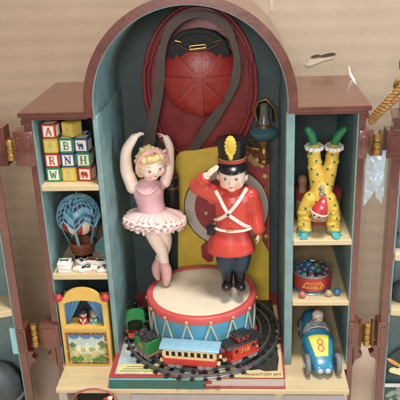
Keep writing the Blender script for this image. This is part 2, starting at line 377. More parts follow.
# ---- hinges and hinge blocks (part of the cabinet) and the two opened doors
def hinge(uc, vt, vb, u0, u1):
    """barrel centre column uc, top and bottom rows vt vb, plates from u0 to u1"""
    h = part('hinge', lambda b: [lathe(b, [(0, 0), (.034, 0), (.037, .012), (.037, .062), (.033, .066), (0, .066)], at(uc, vb, -.045)+Vector((0, 0, k*.0735)), 20) for k in range(max(2, int(((at(uc, vt, -.045)-at(uc, vb, -.045)).z)/.0735+.4)))], BRASS(), cab, 40)
    a, b_ = at(u0, vt, -.02), at(u0+2.5, vb, -.02)
    part('leaf', lambda b: (bx(b, at(u0, vt, -.02).x, at(u0, vt, -.02).x+.034, -.035, .03, at(u0, vb, 0).z, at(u0, vt, 0).z, .006), bx(b, at(u1, vt, -.02).x-.034, at(u1, vt, -.02).x, -.035, .03, at(u1, vb, 0).z, at(u1, vt, 0).z, .006),
         bx(b, at(u0, vt, -.02).x, at(u1, vt, -.02).x, -.018, -.006, at(uc, vb-4, 0).z, at(uc, vt+4, 0).z)), mat('dark_bronze', '6e4f30', .4, .2, 14, .2, 60, metal=.6), h, 40)
    return h
hinge(11.3, 138, 160, 6.5, 15); hinge(36.3, 325, 346, 30.5, 41)
hinge(376.2, 130, 155, 370.5, 383.5); hinge(366.2, 320, 345, 359.5, 375)
def hblock(x0, x1, vt, vb, u):
    z1, z0 = at(u, vt, 0).z, at(u, vb, 0).z
    b_ = NB(); bx(b_, x0, x1, -.03, .16, z0, z1, .008)
    bx(b_, x0+.03, x1-.03, -.04, -.028, z0+.05, z1-.05, .004)
    for dz in (.07, z1-z0-.07):
        for dx in (.045, x1-x0-.045): ell(b_, (x0+dx, -.041, z0+dz), (.010, .006, .010), None, 10)
    obj('hinge_block', b_, BR(), cab, 40)
hblock(at(15, 148, 0).x, XLi-.004, 131, 166, 24); hblock(at(41, 335, 0).x, XLi+.004, 323, 347, 46)
hblock(XRi+.002, at(370, 144, 0).x, 130, 158, 365); hblock(XRi+.002, at(359.5, 334, 0).x, 322, 346, 354)
def scallop(xe, s, v, u, parent=cab):
    z = at(u, v, 0).z
    pr = [(0, 0), (s*.085, 0), (s*.075, -.03), (s*.05, -.05), (s*.065, -.09), (s*.10, -.10), (s*.09, -.14), (s*.03, -.18), (s*.005, -.24), (0, -.26)]
    part('bracket', lambda b: prism(b, [(xe+x, z+dz) for x, dz in pr], .1, Matrix.Translation((0, -.01, 0)), bev=.003), BR(), parent)
scallop(XLo, -1, 347, 46); scallop(XRo, 1, 346, 356)

def turn(xe, deg): return Matrix.Translation((xe, 0, 0)) @ Matrix.Rotation(math.radians(deg), 4, 'Z') @ Matrix.Translation((-xe, 0, 0))
def door(xe, s, ztop, items):
    """s=+1: door lies to the right of xe"""
    dp = .42; xf = xe+s*2.2
    d = part('door', lambda b: (bx(b, xe, xe+s*.085, 0, dp, ZF+.05, ztop, .006), bx(b, xf-s*.085, xf, 0, dp, ZF+.05, ztop, .006),
        bx(b, xe+s*.08, xf-s*.08, .004, dp, ZF+.05, ZF+.16), bx(b, xe+s*.08, xf-s*.08, .004, dp, ztop-.09, ztop-.002)), BR(), cab)
    part('door_back', lambda b: bx(b, xe+s*.08, xf-s*.08, dp-.03, dp-.004, ZF+.1, ztop-.02), mat('door_teal', '71898a', .6, .1, 4), d)
    part('door_lining', lambda b: bx(b, xe+s*.083, xe+s*.1, .012, dp-.03, ZF+.16, ztop-.09), TEAL(), d)
    for v, u in items:
        z = at(u, v, 0).z
        part('door_shelf', lambda b: bx(b, xe+s*.1, xf-s*.1, -.02, dp-.03, z-.075, z, .008), WOOD(), d)
    return d
XLd, XRd = -2.097, 1.945
XF = turn(XLd, 20)
dL = door(XLd, -1, -.11, [(308, 6)])
XF = turn(XRd, -8.5); dR = door(XRd, 1, -.16, [(188.5, 398), (253, 398), (308, 398)])
XF = None; scallop(XLd, 1, 351, 24, dL); scallop(XRd, -1, 345, 382, dR)
def dblock(x0, x1, vt, vb, u, par):
    z1, z0 = at(u, vt, 0).z, at(u, vb, 0).z
    part('hinge_block', lambda b_: (bx(b_, x0, x1, -.03, .16, z0, z1, .008), bx(b_, x0+.03, x1-.03, -.04, -.028, z0+.05, z1-.05, .004)), BR(), par)
dblock(XLd-.09, at(6.5, 148, 0).x, 127, 166, 3, dL); dblock(XLd-.09, at(27, 338, 0).x, 328, 351, 22, dL)
dblock(at(386, 144, 0).x, XRd+.16, 130, 158, 392, dR); dblock(at(377, 334, 0).x, XRd+.09, 322, 345, 383, dR)
XF = turn(XRd, -8.5)
part('cornice', lambda b: (bx(b, XRd-.02, XRd+2.2, -.03, .4, -.175, -.13, .006), bx(b, XRd+.06, XRd+2.2, -.02, .4, -.13, .10, .01), bx(b, XRd+.03, XRd+2.2, -.035, .4, .10, .15, .008)), BR(), dR)
part('finial', lambda b: lathe(b, [(0, 0), (.09, 0), (.1, .02), (.05, .05), (.045, .09), (.08, .12), (.115, .18), (.12, .24), (.09, .31), (.04, .345), (0, .35)], (XRd+.13, .12, .149), 30), BR(), dR, 60)
XF = None
part('lit_strip', lambda b: bx(b, at(11.5, 340, 0).x, XLd-.086, -.022, .2, at(14, 353, 0).z, at(12, 328, 0).z, .004), mat('lit_cyan', '8fc6d6', .5), dL)  # lit bit of the door's inner wall, its light put into the colour
# gold cord and plastic
cord = thing('braided_lanyard', 'twisted gold cord looped from the right door finial down to the upper right hinge', 'lanyard', at(385, 105, -.1))
def f(b, o):
    path = smoothpath([at(403, 84+o*7, -.16), at(396, 92+o*6.5, -.17), at(388, 101+o*5, -.18), at(380, 109+o*4, -.16), at(374, 116+o*3, -.12), at(371, 121+o*2, -.1)], 14)
    for k in range(3):
        pts = []
        for i, p in enumerate(path):
            d = path[min(i+1, len(path)-1)]-path[max(i-1, 0)]; B = basis(d); a = i*.42+k*2*PI/3
            pts.append(p+B @ Vector((math.cos(a)*.018, math.sin(a)*.018, 0)))
        tube(b, pts, .017, 8)
GC = mat('gold_thread', 'a67a40', .42, .25, 30, .6, 120, metal=.35)
part('strand', lambda b: f(b, 0), GC, cord, 60); part('strand', lambda b: f(b, 1), GC, cord, 60)
part('loop', lambda b: tube(b, smoothpath([at(404, 80, -.1), at(400, 79, -.13), at(396, 83, -.12), at(396, 88, -.1), at(402, 92, -.1)], 6), .022, 8), GC, cord, 60)
def sheet(b, q, nu=26, nv=40, amp=.05, sc_=5, th=0):
    """crumpled sheet between four corners q (world), ragged"""
    g = []
    for j in range(nv+1):
        row = []
        for i in range(nu+1):
            s, t = i/nu, j/nv
            p = (q[0]*(1-s)+q[1]*s)*(1-t)+(q[3]*(1-s)+q[2]*s)*t
            n_ = noise.fractal(p*sc_, 1, 2, 3); n2 = noise.noise(p*sc_*.8+Vector((9, 3, 1)))
            row.append(b.verts.new(p+Vector((n2*amp*.6, -abs(n_)*amp*2, n_*amp*.5))))
        g.append(row)
    for j in range(nv):
        for i in range(nu): b.faces.new((g[j][i], g[j][i+1], g[j+1][i+1], g[j+1][i]))
pm = mat('clear_plastic', 'b9d2e2', .22, .02, 5, .0)
nt = pm.node_tree; pb = nt.nodes['Principled BSDF']; pb.inputs['Alpha'].default_value = .5; pb.inputs['Specular IOR Level'].default_value = .9
bm = NB(); sheet(bm, [at(366, 152, -.02), at(386, 150, -.02), at(383, 180, -.04), at(364, 207, -.05)], amp=.022, sc_=4.5)
sheet(bm, [at(372, 150, .05), at(388, 150, .05), at(383, 205, .05), at(376, 196, .02)], amp=.03, sc_=5)
o = obj('plastic_wrap', bm, pm, smooth=180, origin=at(375, 175, 0)); tag(o, 'crumpled clear plastic wrap hanging below the upper right hinge', 'plastic wrap')
bm = NB(); sheet(bm, [at(388, 92, .1), at(397, 90, .1), at(394, 108, .05), at(385, 106, .05)], 14, 14, .03, 9)
o = obj('tissue_scrap', bm, mat('lavender_tissue', 'b9b4c4', .7), smooth=180, origin=at(390, 100, .1)); tag(o, 'pale lavender tissue scrap behind the gold cord beside the right door', 'tissue')

# toys glimpsed in the opened doors
g = thing('grey_drum_toy', 'dark grey rounded toy low in the left door at the photo edge', 'toy', at(2, 400,  -.02))
part('body', lambda b: lathe(b, [(0, -.35), (.22, -.35), (.27, -.28), (.29, -.1), (.27, .08), (.2, .2), (.1, .27), (0, .29)], at(-2, 385,  -.02), 36), mat('slate_grey', '3e4446', .5, .2, 8), g, 60)
part('band', lambda b: lathe(b, [(.288, -.16), (.30, -.15), (.30, -.11), (.288, -.1)], at(-2, 385,  -.02), 36), mat('slate_band', '6c7474', .5), g, 60)
g = thing('picture_card', 'dark green card painted with a yellow oval and cream duck, in the right door', 'picture card', at(397, 368, .1))
mp_ = frame3(at(396, 365, .05), (1, 0, 0), (0, .12, 1))
part('panel', lambda b: poly2(b, mp_, [(-.13, -.13), (.6, -.13), (.6, .2), (0.02, .2), (-.13, .05)], -.03), mat('panel_dark', '2f3a38', .6, .2, 10), g)
part('yellow_oval', lambda b: poly2(b, mp_, [(x*.85-y*.3-.02, -x*.45+y*.6+.03) for x, y in circ(0, 0, .1, .06)], .006), mat('ochre_paint', 'cf9a45', .5, .2, 9), g)
part('duck', lambda b: (poly2(b, mp_, [(-.10, -.08), (-.02, -.03), (.02, -.045), (.06, -.02), (.10, -.02), (.3, -.10), (.05, -.125)], .007), poly2(b, mp_, circ(-.03, -.06, .045, .03), .009)), mat('duck_cream', 'dccf9c', .5), g)
part('eye', lambda b: poly2(b, mp_, circ(-.10, -.085, .028, .022), .012), BLACK(), g)
g = thing('leafy_card', 'dark green card with pale leaf shapes, lowest in the right door', 'picture card', at(396, 392, .1))
mp2 = frame3(at(396, 396, .03), (1, 0, 0), (0, .12, 1))
part('panel', lambda b: poly2(b, mp2, [(-.14, -.3), (.6, -.3), (.6, .13), (-.14, .13)], -.03), mat('panel_green', '46544e', .6, .2, 10), g)
part('ledge', lambda b: poly2(b, mp2, [(-.14, .132), (.6, .132), (.6, .162), (-.14, .162)], .03), mat('ledge_pale', 'c9cfc9', .5), g)
def f(b):
    for cx, cy, a, l in ((-.06, .03, .6, .07), (.02, .06, 1.5, .07), (.05, -.03, 2.4, .07), (-.07, -.08, 1.2, .06), (.1, .05, .2, .06), (-.01, -.12, -.2, .06)):
        poly2(b, mp2, [(cx+math.cos(a)*l*x-math.sin(a)*l*.45*y, cy+math.sin(a)*l*x+math.cos(a)*l*.45*y) for x, y in circ(0, 0, 1)], .004)
part('leaves', f, mat('leaf_pale', '7f9780', .6), g)
for i, (u, v, r, col, lb) in enumerate(((402, 290, .12, '40504f', 'dark round toy on the middle shelf of the right door'), (401, 240, .1, '506e70', 'teal round toy on the upper shelf of the right door'))):
    g = thing('round_toy', lb, 'toy', at(u, v, .2)); part('body', lambda b: lathe(b, [(0, -r), (r*.8, -r), (r, -r*.3), (r*.9, r*.4), (r*.4, r*.9), (0, r)], at(u, v, .2), 24), mat('toy%d' % i, col, .5), g, 60)
    part('knob', lambda b: ell(b, at(u, v, .2)+Vector((0, 0, r*1.05)), r*.3), WOOD(), g, 60)

# ================================================================ NICHE: books, track, train, drum
ZBK = -2.868
def book(name, label, x0, x1, y0, y1, cov, page, spine_side, group=None):
    b_ = thing('book', label, 'book', ((x0+x1)/2, (y0+y1)/2, ZB), group)
    t = .022
    part('pages', lambda b: bx(b, x0+.012, x1-.012, y0+.02, y1-.01, ZB+t, ZBK-t), page, b_)
    part('cover', lambda b: (bx(b, x0, x1, y0, y1, ZB+.001, ZB+t, .005), bx(b, x0, x1, y0, y1, ZBK-t, ZBK, .005)), cov, b_)
    return b_, t
PG = mat('page_edges', 'cfc7bd', .8, .08, 5, .3, 30, stretch=(.2, .2, 22))
YBK = -.452
b1, t = book('book', 'flat book with a green spine lettered BLACK BEAUTY and a red bordered cover', -1.05, -.01, YBK, 1.4, mat('book_red', 'ab3f3c', .4, .08, 6, .08, 60), PG, 0)
part('spine', lambda b: bx(b, -1.052, -.008, YBK-.012, YBK+.008, ZB+.004, ZBK-.008, .007), mat('spine_green', '1a6a64', .42, .08, 8, .1, 80), b1)
def f(b): textmesh(b, 'BLACK BEAUTY', .088, .0012, frame3((-.50, YBK-.0135, ZB+.07), (1, 0, 0), (0, 0, 1)), bold=.0015, sx=1.12)
part('title', f, mat('title_dark', '4f5f45', .5), b1)
part('spine_band', lambda b: bx(b, -1.051, -.009, YBK-.0135, YBK, ZBK-.03, ZBK-.012, .002), mat('band_blue', '7fb0b4', .4), b1)
def f(b): bx(b, -.99, -.07, -.40, 1.04, ZBK+.0005, ZBK+.003)
part('cover_picture', f, mat('cover_pale_blue', 'a9c1c6', .4, .22, 5, speck=('d9d0b0', 4, .55)), b1)
def f(b): prism(b, [(-.97, 0), (-.42, 0), (-.42, .14), (-.97, .14)], .003, Matrix.Translation((0, -.37, ZBK+.0034)) @ Matrix.Rotation(-PI/2, 4, 'X') @ Matrix.Identity(4))
def f(b):
    bx(b, -.97, -.44, -.38, -.22, ZBK+.0034, ZBK+.0055)
part('caption_panel', f, mat('caption_cream', 'e0d38f', .45, .12, 20), b1)
def f(b):
    textmesh(b, 'ANNA SEWELL', .07, .0008, frame3((-.70, -.33, ZBK+.0065), (1, 0, 0), (0, 1, 0)))
    for k in range(3): bx(b, -.94+k*.02, -.5-k*.05, -.29+k*.022, -.283+k*.022, ZBK+.0056, ZBK+.0066)
# lettering on this cover is too small to read in the photograph: a few dark lines only
part('caption_lines', lambda b: [bx(b, -.94+k*.03, -.48-k*.06, -.355+k*.04, -.345+k*.04, ZBK+.0056, ZBK+.0066) for k in range(3)], mat('ink', '4a4234', .5), b1)
b2, t = book('book', 'flat book with a red edge and cream cover lettered PHANTOM SPY', .0, .878, YBK, 1.4, mat('book_red', 'ab3f3c'), PG, 1)
part('spine', lambda b: tube(b, [(.012, YBK+.002, (ZB+ZBK)/2), (.012, 1.39, (ZB+ZBK)/2)], .072, 16, flat=(.25, 1) if False else (1, .3)), mat('book_red', 'ab3f3c'), b2, 60)
part('cover_picture', lambda b: bx(b, .03, .855, -.455, 1.08, ZBK+.0005, ZBK+.003), mat('cover_cream', 'd3bd8c', .45, .08, 6), b2)
def f(b):
    bb = []
    pts = [(.40, -.28), (.50, -.33), (.60, -.31), (.66, -.345), (.80, -.33), (.825, -.1), (.81, .2), (.83, .6), (.80, 1.2), (.4, 1.2), (.4, 0)]
    poly2(b, Matrix.Translation((0, 0, ZBK+.0032)), pts, .0018)
part('dark_picture', f, mat('cover_ink', '35332d', .5, .3, 20, speck=('a08f68', 9, .66)), b2)
part('title', lambda b: textmesh(b, 'PHANTOM SPY', .062, .001, frame3((.645, -.405, ZBK+.0042), (1, 0, 0), (0, 1, 0)), sx=.93), mat('title_ink', '4b3a2c', .5), b2)

# track: an oval of three rails on black sleepers
TC = Vector((-.055, .44, 0))
RAILS = ((.690, .700), (.800, .805), (.905, .935))
trk = thing('train_track', 'oval black toy railway track circling the blue drum on the books', 'train track', (TC.x, TC.y, ZBK))
RM = mat('rail_metal', '7d8184', .36, .2, 20, .1, 60, metal=.7)
for rx_, ry_ in RAILS:
    bb = NB(); pr = [(-.011, 0), (.011, 0), (.011, .006), (.005, .010), (.005, .030), (.011, .034), (.011, .044), (-.011, .044), (-.011, .034), (-.005, .030), (-.005, .010), (-.011, .006)]
    n = 120; V = [[bb.verts.new((TC.x+math.cos(2*PI*i/n)*(rx_+p), TC.y+math.sin(2*PI*i/n)*(ry_+p), ZBK+.018+q)) for i in range(n)] for p, q in pr]
    for x, y in zip(V, V[1:]+V[:1]):
        for i in range(n): bb.faces.new((x[i], x[(i+1) % n], y[(i+1) % n], y[i]))
    obj('rail', bb, RM, trk, 50)
NSL = 40
for k in range(NSL):
    a = 2*PI*(k+.5)/NSL; ca, sa = math.cos(a), math.sin(a)
    p0, p1 = Vector((TC.x+ca*.668, TC.y+sa*.675, ZBK+.012)), Vector((TC.x+ca*.945, TC.y+sa*.985, ZBK+.012))
    bm = NB(); d = p1-p0; B = Matrix.Rotation(math.atan2(d.y, d.x), 3, 'Z')
    box(bm, (p0+p1)/2, (d.length, .05, .018), B, .004)
    for rx_, ry_ in RAILS[1:]:
        for o_ in (-.022, .022): box(bm, (TC.x+ca*(rx_+o_), TC.y+sa*(ry_+o_), ZBK+.026), (.014, .036, .014), B, .002)
    obj('sleeper', bm, mat('sleeper_black', '1d1c1c', .5), trk)

# rail vehicles: local frame x along the train, y across, z up from the rail head
ZR = ZBK+.066
def onrail(adeg, rr=.750):
    a = math.radians(adeg)
    p = Vector((TC.x+rr*math.cos(a), TC.y+rr*math.sin(a), ZR))
    return Matrix.Translation(p) @ Matrix.Rotation(a+PI/2, 4, 'Z') @ Matrix.Diagonal((.97, .92, .90, 1))
def lp(name, fn, m, par, mx, smooth=None):
    bm = NB(); fn(bm); bmesh.ops.transform(bm, matrix=mx, verts=bm.verts); return obj(name, bm, m, par, smooth)
def wheels(par, mx, xs, hw, r, m):
    for x in xs:
        for s in (-1, 1):
            lp('wheel', lambda b: lathe(b, [(0, -.012), (r*.35, -.016), (r*.4, -.008), (r*.78, -.008), (r*.86, -.014), (r, -.014), (r, .004), (r*1.12, .006), (r*1.12, .012), (0, .012)], (x, s*hw, r), 20, Matrix.Rotation(s*PI/2, 3, 'X')), m, par, mx, 40)
WG = mat('wheel_grey', '9b9894', .45)
# passenger coach
mx = onrail(-97)
co = thing('coach', 'toy passenger coach with light blue roof, cream sides and red underframe', 'train coach', mx.translation)
L_, H_ = .60, .0
RED = mat('train_red', 'd23a2c', .35, .07, 8, .06, 40)
lp('underframe', lambda b: (box(b, (0, 0, .085), (L_, .20, .085), None, .012), box(b, (0, 0, .05), (L_*.45, .17, .04), None, .008), box(b, (0, 0, .131), (L_+.04, .225, .018), None, .006)), RED, co, mx, 40)
def f(b):
    n = 8; wi = L_*.96; bh = .15
    for s in (-1, 1):
        y = s*.098
        box(b, (0, y, .152), (wi, .012, .034)); box(b, (0, y, .152+.1), (wi, .012, .03))
        for k in range(n+1): box(b, (-wi/2+wi*k/n*(1) , y, .20), (.028 if 0 < k < n else .04, .012, .075))
    for s in (-1, 1): box(b, (s*wi/2, 0, .2), (.012, .2, .13))
lp('coach_body', f, mat('coach_cream', 'e3cb93', .4, .05, 8), co, mx)
lp('interior', lambda b: box(b, (0, 0, .2), (L_*.92, .17, .12)), mat('coach_dark', '1b1a1c', .6), co, mx)
def f(b):
    pr = [(-.118, 0), (.118, 0), (.121, .010), (.105, .022), (.06, .034), (0, .038), (-.06, .034), (-.105, .022), (-.121, .010)]
    prism(b, pr, L_+.08, Matrix.Translation((L_/2+.04, 0, .262)) @ Matrix.Rotation(PI/2, 4, 'Z'), bev=.004)
lp('roof', f, mat('roof_blue', '86b6cd', .38, .05, 8), co, mx, 40)
for x in (-.24, -.12, 0, .12, .24): lp('roof_rib', lambda b: box(b, (x, 0, .302), (.012, .1, .006), None, .002), mat('roof_blue', ''), co, mx)
wheels(co, mx, (-.21, -.13, .13, .21), .085, .045, WG)
for s in (-1, 1):
    for y in (-.07, .07): lp('buffer', lambda b: cyl(b, (s*(L_/2+.005), y, .09), (s*(L_/2+.045), y, .09), .026, bev=.006), mat('buffer_cream', 'e6cf96', .4), co, mx, 40)
# caboose
mx = onrail(-53)
cb = thing('caboose', 'red toy caboose with black roof and raised lookout, gold number on its side', 'caboose', mx.translation)
CL = .40
lp('body', lambda b: (box(b, (0, 0, .155), (CL*.84, .185, .17), None, .006), box(b, (0, 0, .065), (CL*1.0, .2, .025), None, .004), box(b, (0, 0, .046), (.12, .15, .03), None, .004),
     box(b, (0, -.094, .088), (CL*.84, .006, .012)), box(b, (0, -.094, .222), (CL*.84, .006, .012))), RED, cb, mx, 40)
lp('roof', lambda b: prism(b, [(-.115, 0), (.115, 0), (.117, .008), (.06, .024), (0, .03), (-.06, .024), (-.117, .008)], CL+.1, Matrix.Translation((CL/2+.05, 0, .243)) @ Matrix.Rotation(PI/2, 4, 'Z'), bev=.003), mat('roof_black', '232326', .4, .1, 20), cb, mx, 30)
cu = lp('lookout', lambda b: box(b, (.0, 0, .30), (.15, .13, .065), None, .005), RED, cb, mx)
lp('lookout_roof', lambda b: prism(b, [(-.085, 0), (.085, 0), (.087, .008), (0, .026), (-.087, .008)], .20, Matrix.Translation((.10, 0, .333)) @ Matrix.Rotation(PI/2, 4, 'Z'), bev=.003), mat('roof_black', ''), cb, mx, 30)
for x in (-.035, .035): lp('lookout_pane', lambda b: box(b, (x, -.066, .30), (.04, .004, .028)), mat('coach_dark', ''), cu, mx)
for x in (-.12, .12): lp('window', lambda b: box(b, (x, -.0935, .175), (.042, .005, .045)), mat('coach_dark', ''), cb, mx)
lp('number', lambda b: textmesh(b, '718', .085, .0012, frame3((0, -.0945, .15), (1, 0, 0), (0, 0, 1)), bold=.002), mat('gold_paint', 'd6a13e', .4), cb, mx)
for s in (-1, 1): lp('end_rail', lambda b: tube(b, [(s*.195, -.09, .08), (s*.195, -.09, .17), (s*.195, .09, .17), (s*.195, .09, .08)], .006, 6), mat('train_red', ''), cb, mx, 60)
wheels(cb, mx, (-.14, -.08, .08, .14), .08, .038, WG)
for s in (-1, 1): lp('coupler', lambda b: box(b, (s*(CL/2+.025), 0, .055), (.05, .04, .035), None, .006), mat('buffer_cream', ''), cb, mx)
# tender
mx = onrail(-139, .80)
td = thing('tender', 'green toy coal tender heaped with black coal, gold number 62 on its side', 'tender', mx.translation)
GRN = mat('train_green', '2c8246', .35, .08, 8, .06, 40)
TL = .28
lp('body', lambda b: (box(b, (0, 0, .155), (TL, .19, .17), None, .008)), GRN, td, mx)
lp('underframe', lambda b: (box(b, (0, 0, .06), (TL+.03, .2, .03), None, .004), box(b, (0, 0, .045), (TL*.7, .17, .05), None, .004)), mat('frame_brown', '8a6a52', .45, .1, 12), td, mx)
lp('number', lambda b: textmesh(b, '62', .09, .0012, frame3((0, -.0962, .15), (1, 0, 0), (0, 0, 1)), bold=.002), mat('gold_paint', ''), td, mx)
def f(b):
    rn = random.Random(3)
    for k in range(90):
        x, y = rn.uniform(-TL/2+.02, TL/2-.02), rn.uniform(-.08, .08)
        box(b, (x, y, .242+.035*(1-(abs(y)/.09)**2)*rn.uniform(.3, 1.2)), (rn.uniform(.02, .045),)*3, Matrix.Rotation(rn.uniform(0, 3), 3, (rn.random(), rn.random(), 1)).to_3x3(), .005, 1)
lp('coal', f, mat('coal', '2b2729', .5, .3, 30), td, mx)
wheels(td, mx, (-.09, .0, .09), .085, .04, WG)
# locomotive (mostly hidden behind the tender): cab, boiler, stack, dome, wheels
mx = onrail(-172, .80)
lo = thing('locomotive', 'green toy steam locomotive with tall rounded cab turning left of the drum', 'locomotive', mx.translation)
def f(b):
    pr = [(-.105, 0), (.105, 0), (.105, .15), (-.105, .15)]
    for s in (-1, 1): box(b, (.08, s*.10, .17), (.15, .012, .22), None, .003)
    box(b, (.005, 0, .17), (.012, .2, .22))
    n = 12; arcp = [(math.cos(PI*i/n)*.125, math.sin(PI*i/n)*.075) for i in range(n+1)]; inn = [(math.cos(PI*i/n)*.105, math.sin(PI*i/n)*.055) for i in range(n, -1, -1)]
    prism(b, arcp+inn, .24, Matrix.Translation((.20, 0, .275)) @ Matrix.Rotation(PI/2, 4, 'Z'))
    prism(b, [(math.cos(PI*i/n)*.11, math.sin(PI*i/n)*.06) for i in range(n+1)], .012, Matrix.Translation((.02, 0, .275)) @ Matrix.Rotation(PI/2, 4, 'Z'))
lp('cab', f, GRN, lo, mx, 30)
lp('cab_inside', lambda b: (box(b, (.03, 0, .19), (.03, .18, .22)), cyl(b, (.045, 0, .16), (.055, 0, .16), .05)), mat('cab_dark', '16351f', .6), lo, mx)
lp('boiler', lambda b: (cyl(b, (0, 0, .14), (-.30, 0, .14), .075, None, 24, bev=.01), cyl(b, (-.12, 0, .2), (-.12, 0, .25), .03, bev=.01)), GRN, lo, mx, 40)
lp('smokestack', lambda b: lathe(b, [(0, 0), (.025, 0), (.022, .06), (.042, .12), (.03, .13), (0, .13)], (-.25, 0, .2), 20), BLACK(), lo, mx, 40)
lp('footplate', lambda b: (box(b, (-.06, 0, .06), (.48, .19, .025), None, .004), box(b, (.16, 0, .07), (.03, .2, .06), None, .004)), RED, lo, mx)
wheels(lo, mx, (-.2, -.1, .0, .1), .085, .045, mat('train_red', ''))

# drum
DC = Vector((-.058, .435, ZBK)); DR, DH = .622, -2.285-ZBK
drm = thing('toy_drum', 'round toy drum with cream head, coral red rims and blue side laced with cream cord', 'drum', DC)
CORAL = mat('coral_red', 'c9504d', .38, .06, 6, .08, 30)
part('shell', lambda b: lathe(b, [(DR-.03, .03), (DR-.012, .04), (DR-.012, DH-.06), (DR-.03, DH-.05)], DC, 72), mat('drum_blue', '5aa9c8', .36, .08, 4, .06, 30), drm, 50)
part('rim', lambda b: lathe(b, [(DR-.045, DH-.05), (DR+.005, DH-.088), (DR+.022, DH-.082), (DR+.026, DH-.01), (DR+.012, DH+.006), (DR-.03, DH+.006), (DR-.05, DH-.004)], DC, 72), CORAL, drm, 50)
part('rim', lambda b: lathe(b, [(DR-.045, 0), (DR+.02, 0), (DR+.026, .01), (DR+.024, .075), (DR+.01, .085), (DR-.04, .08)], DC, 72), CORAL, drm, 50)
part('drumhead', lambda b: lathe(b, [(0, DH-.004), (DR*.5, DH-.005), (DR-.06, DH-.008), (DR-.04, DH-.012), (0, DH-.02)], DC, 72), mat('drumhead_cream', 'ddd0b8', .5, .05, 3, .05, 14), drm, 50)
NS = 15; CORD = mat('drum_cord', 'cfc8ae', .5)
for k in range(NS):
    a0 = math.radians(-90-12+24*k)
    def pt(a, r, z): return Vector((DC.x+r*math.cos(a), DC.y+r*math.sin(a), DC.z+z))
    for s in (-1, 1):
        pts = [pt(a0+s*math.radians(12)*t, DR+.004, (DH-.085)*(1-t)+.08*t) for t in [i/8 for i in range(9)]]
        part('cord', lambda b: tube(b, pts, .0115, 6), CORD, drm, 60)
    part('stud', lambda b: lathe(b, [(0, .02), (.012, .018), (.021, .008), (.023, 0)], pt(a0, DR+.024, DH-.06), 12, basis(pt(a0, 1, 0)-pt(a0, 0, 0))), mat('stud_gold', 'd79a6b', .35, metal=.3), drm, 60)

# ================================================================ FIGURES
def head_feats(par, c, Rm, r, eyecol, lip, spread=.40, ez=.04, es=.115, mouthw=.16, brow=None, lid='2a1b16'):
    """painted face on a head of radii r; local frame: -y forward, x to the viewer right"""
    def sp(x, z, off=0):   # point on the ellipsoid surface
        y = -math.sqrt(max(.02, 1-x*x-z*z)); return c+Rm @ Vector((x*r[0], y*r[1]-off, z*r[2]))
    for s in (-1, 1):
        p = sp(s*spread, ez); nrm = (Rm @ Vector((s*spread/r[0]*.6, -math.sqrt(1-spread**2)/r[1], 0))).normalized(); B = basis(nrm, Rm @ Vector((0, 0, 1)))
        e = part('eye', lambda b: ell(b, p-nrm*.004, (r[0]*es*1.25, r[0]*es*.95, .009), B, 16), mat('eye_white', 'efe9e2', .3), par, 60)
        part('iris', lambda b: ell(b, p+nrm*.002, (r[0]*es*.70, r[0]*es*.85, .006), B, 14), mat('iris_'+eyecol, eyecol, .2), e, 60)
        part('pupil', lambda b: ell(b, p+nrm*.0045, (r[0]*es*.38, r[0]*es*.5, .0055), B, 12), BLACK(), e, 60)
        part('eyelid', lambda b: tube(b, smoothpath([sp(s*spread-es*1.3, ez+es*.35, .002), sp(s*spread-es*.5, ez+es*1.0, .004), sp(s*spread+es*.6, ez+es*.95, .004), sp(s*spread+es*1.4, ez+es*.25, 0)], 5), .0026, 6), mat('lid_'+lid, lid, .5), e, 60)
        if brow: part('eyebrow', lambda b: tube(b, smoothpath([sp(s*(spread-.15), ez+.31, -.002), sp(s*spread, ez+.37, -.002), sp(s*(spread+.2), ez+.31, -.002)], 5), .0030, 6), mat('brow_'+brow, brow, .6), par, 60)
    part('mouth', lambda b: (tube(b, smoothpath([sp(-mouthw, -.46, .002), sp(-mouthw*.4, -.49, .006), sp(0, -.485, .007), sp(mouthw*.4, -.49, .006), sp(mouthw, -.46, .002)], 5), [.002]*3+[.0048]*15+[.002]*3, 8)), mat('lip_'+lip, lip, .35), par, 60)
def headprims(c, Rm, r, cheek=.30, nose=.075):
    q = lambda x, y, z: c+Rm @ Vector((x*r[0], y*r[1], z*r[2]))
    return [('s', c, r, Rm), ('s', q(-.42, -.60, -.30), (r[0]*.42, r[1]*.34, r[2]*.34), Rm), ('s', q(.42, -.60, -.30), (r[0]*.42, r[1]*.34, r[2]*.34), Rm),
            ('s', q(0, -.58, -.64), (r[0]*.30, r[1]*.26, r[2]*.22), Rm), ('s', q(0, -1.01, -.16), (r[0]*.12, r[1]*.13, r[2]*.11), Rm), ('s', q(0, -.97, -.04), (r[0]*.07, r[1]*.07, r[2]*.16), Rm),
            ('s', q(-1.0, -.02, -.1), (r[0]*.13, r[1]*.18, r[2]*.22), Rm), ('s', q(1.0, -.02, -.1), (r[0]*.13, r[1]*.18, r[2]*.22), Rm)]
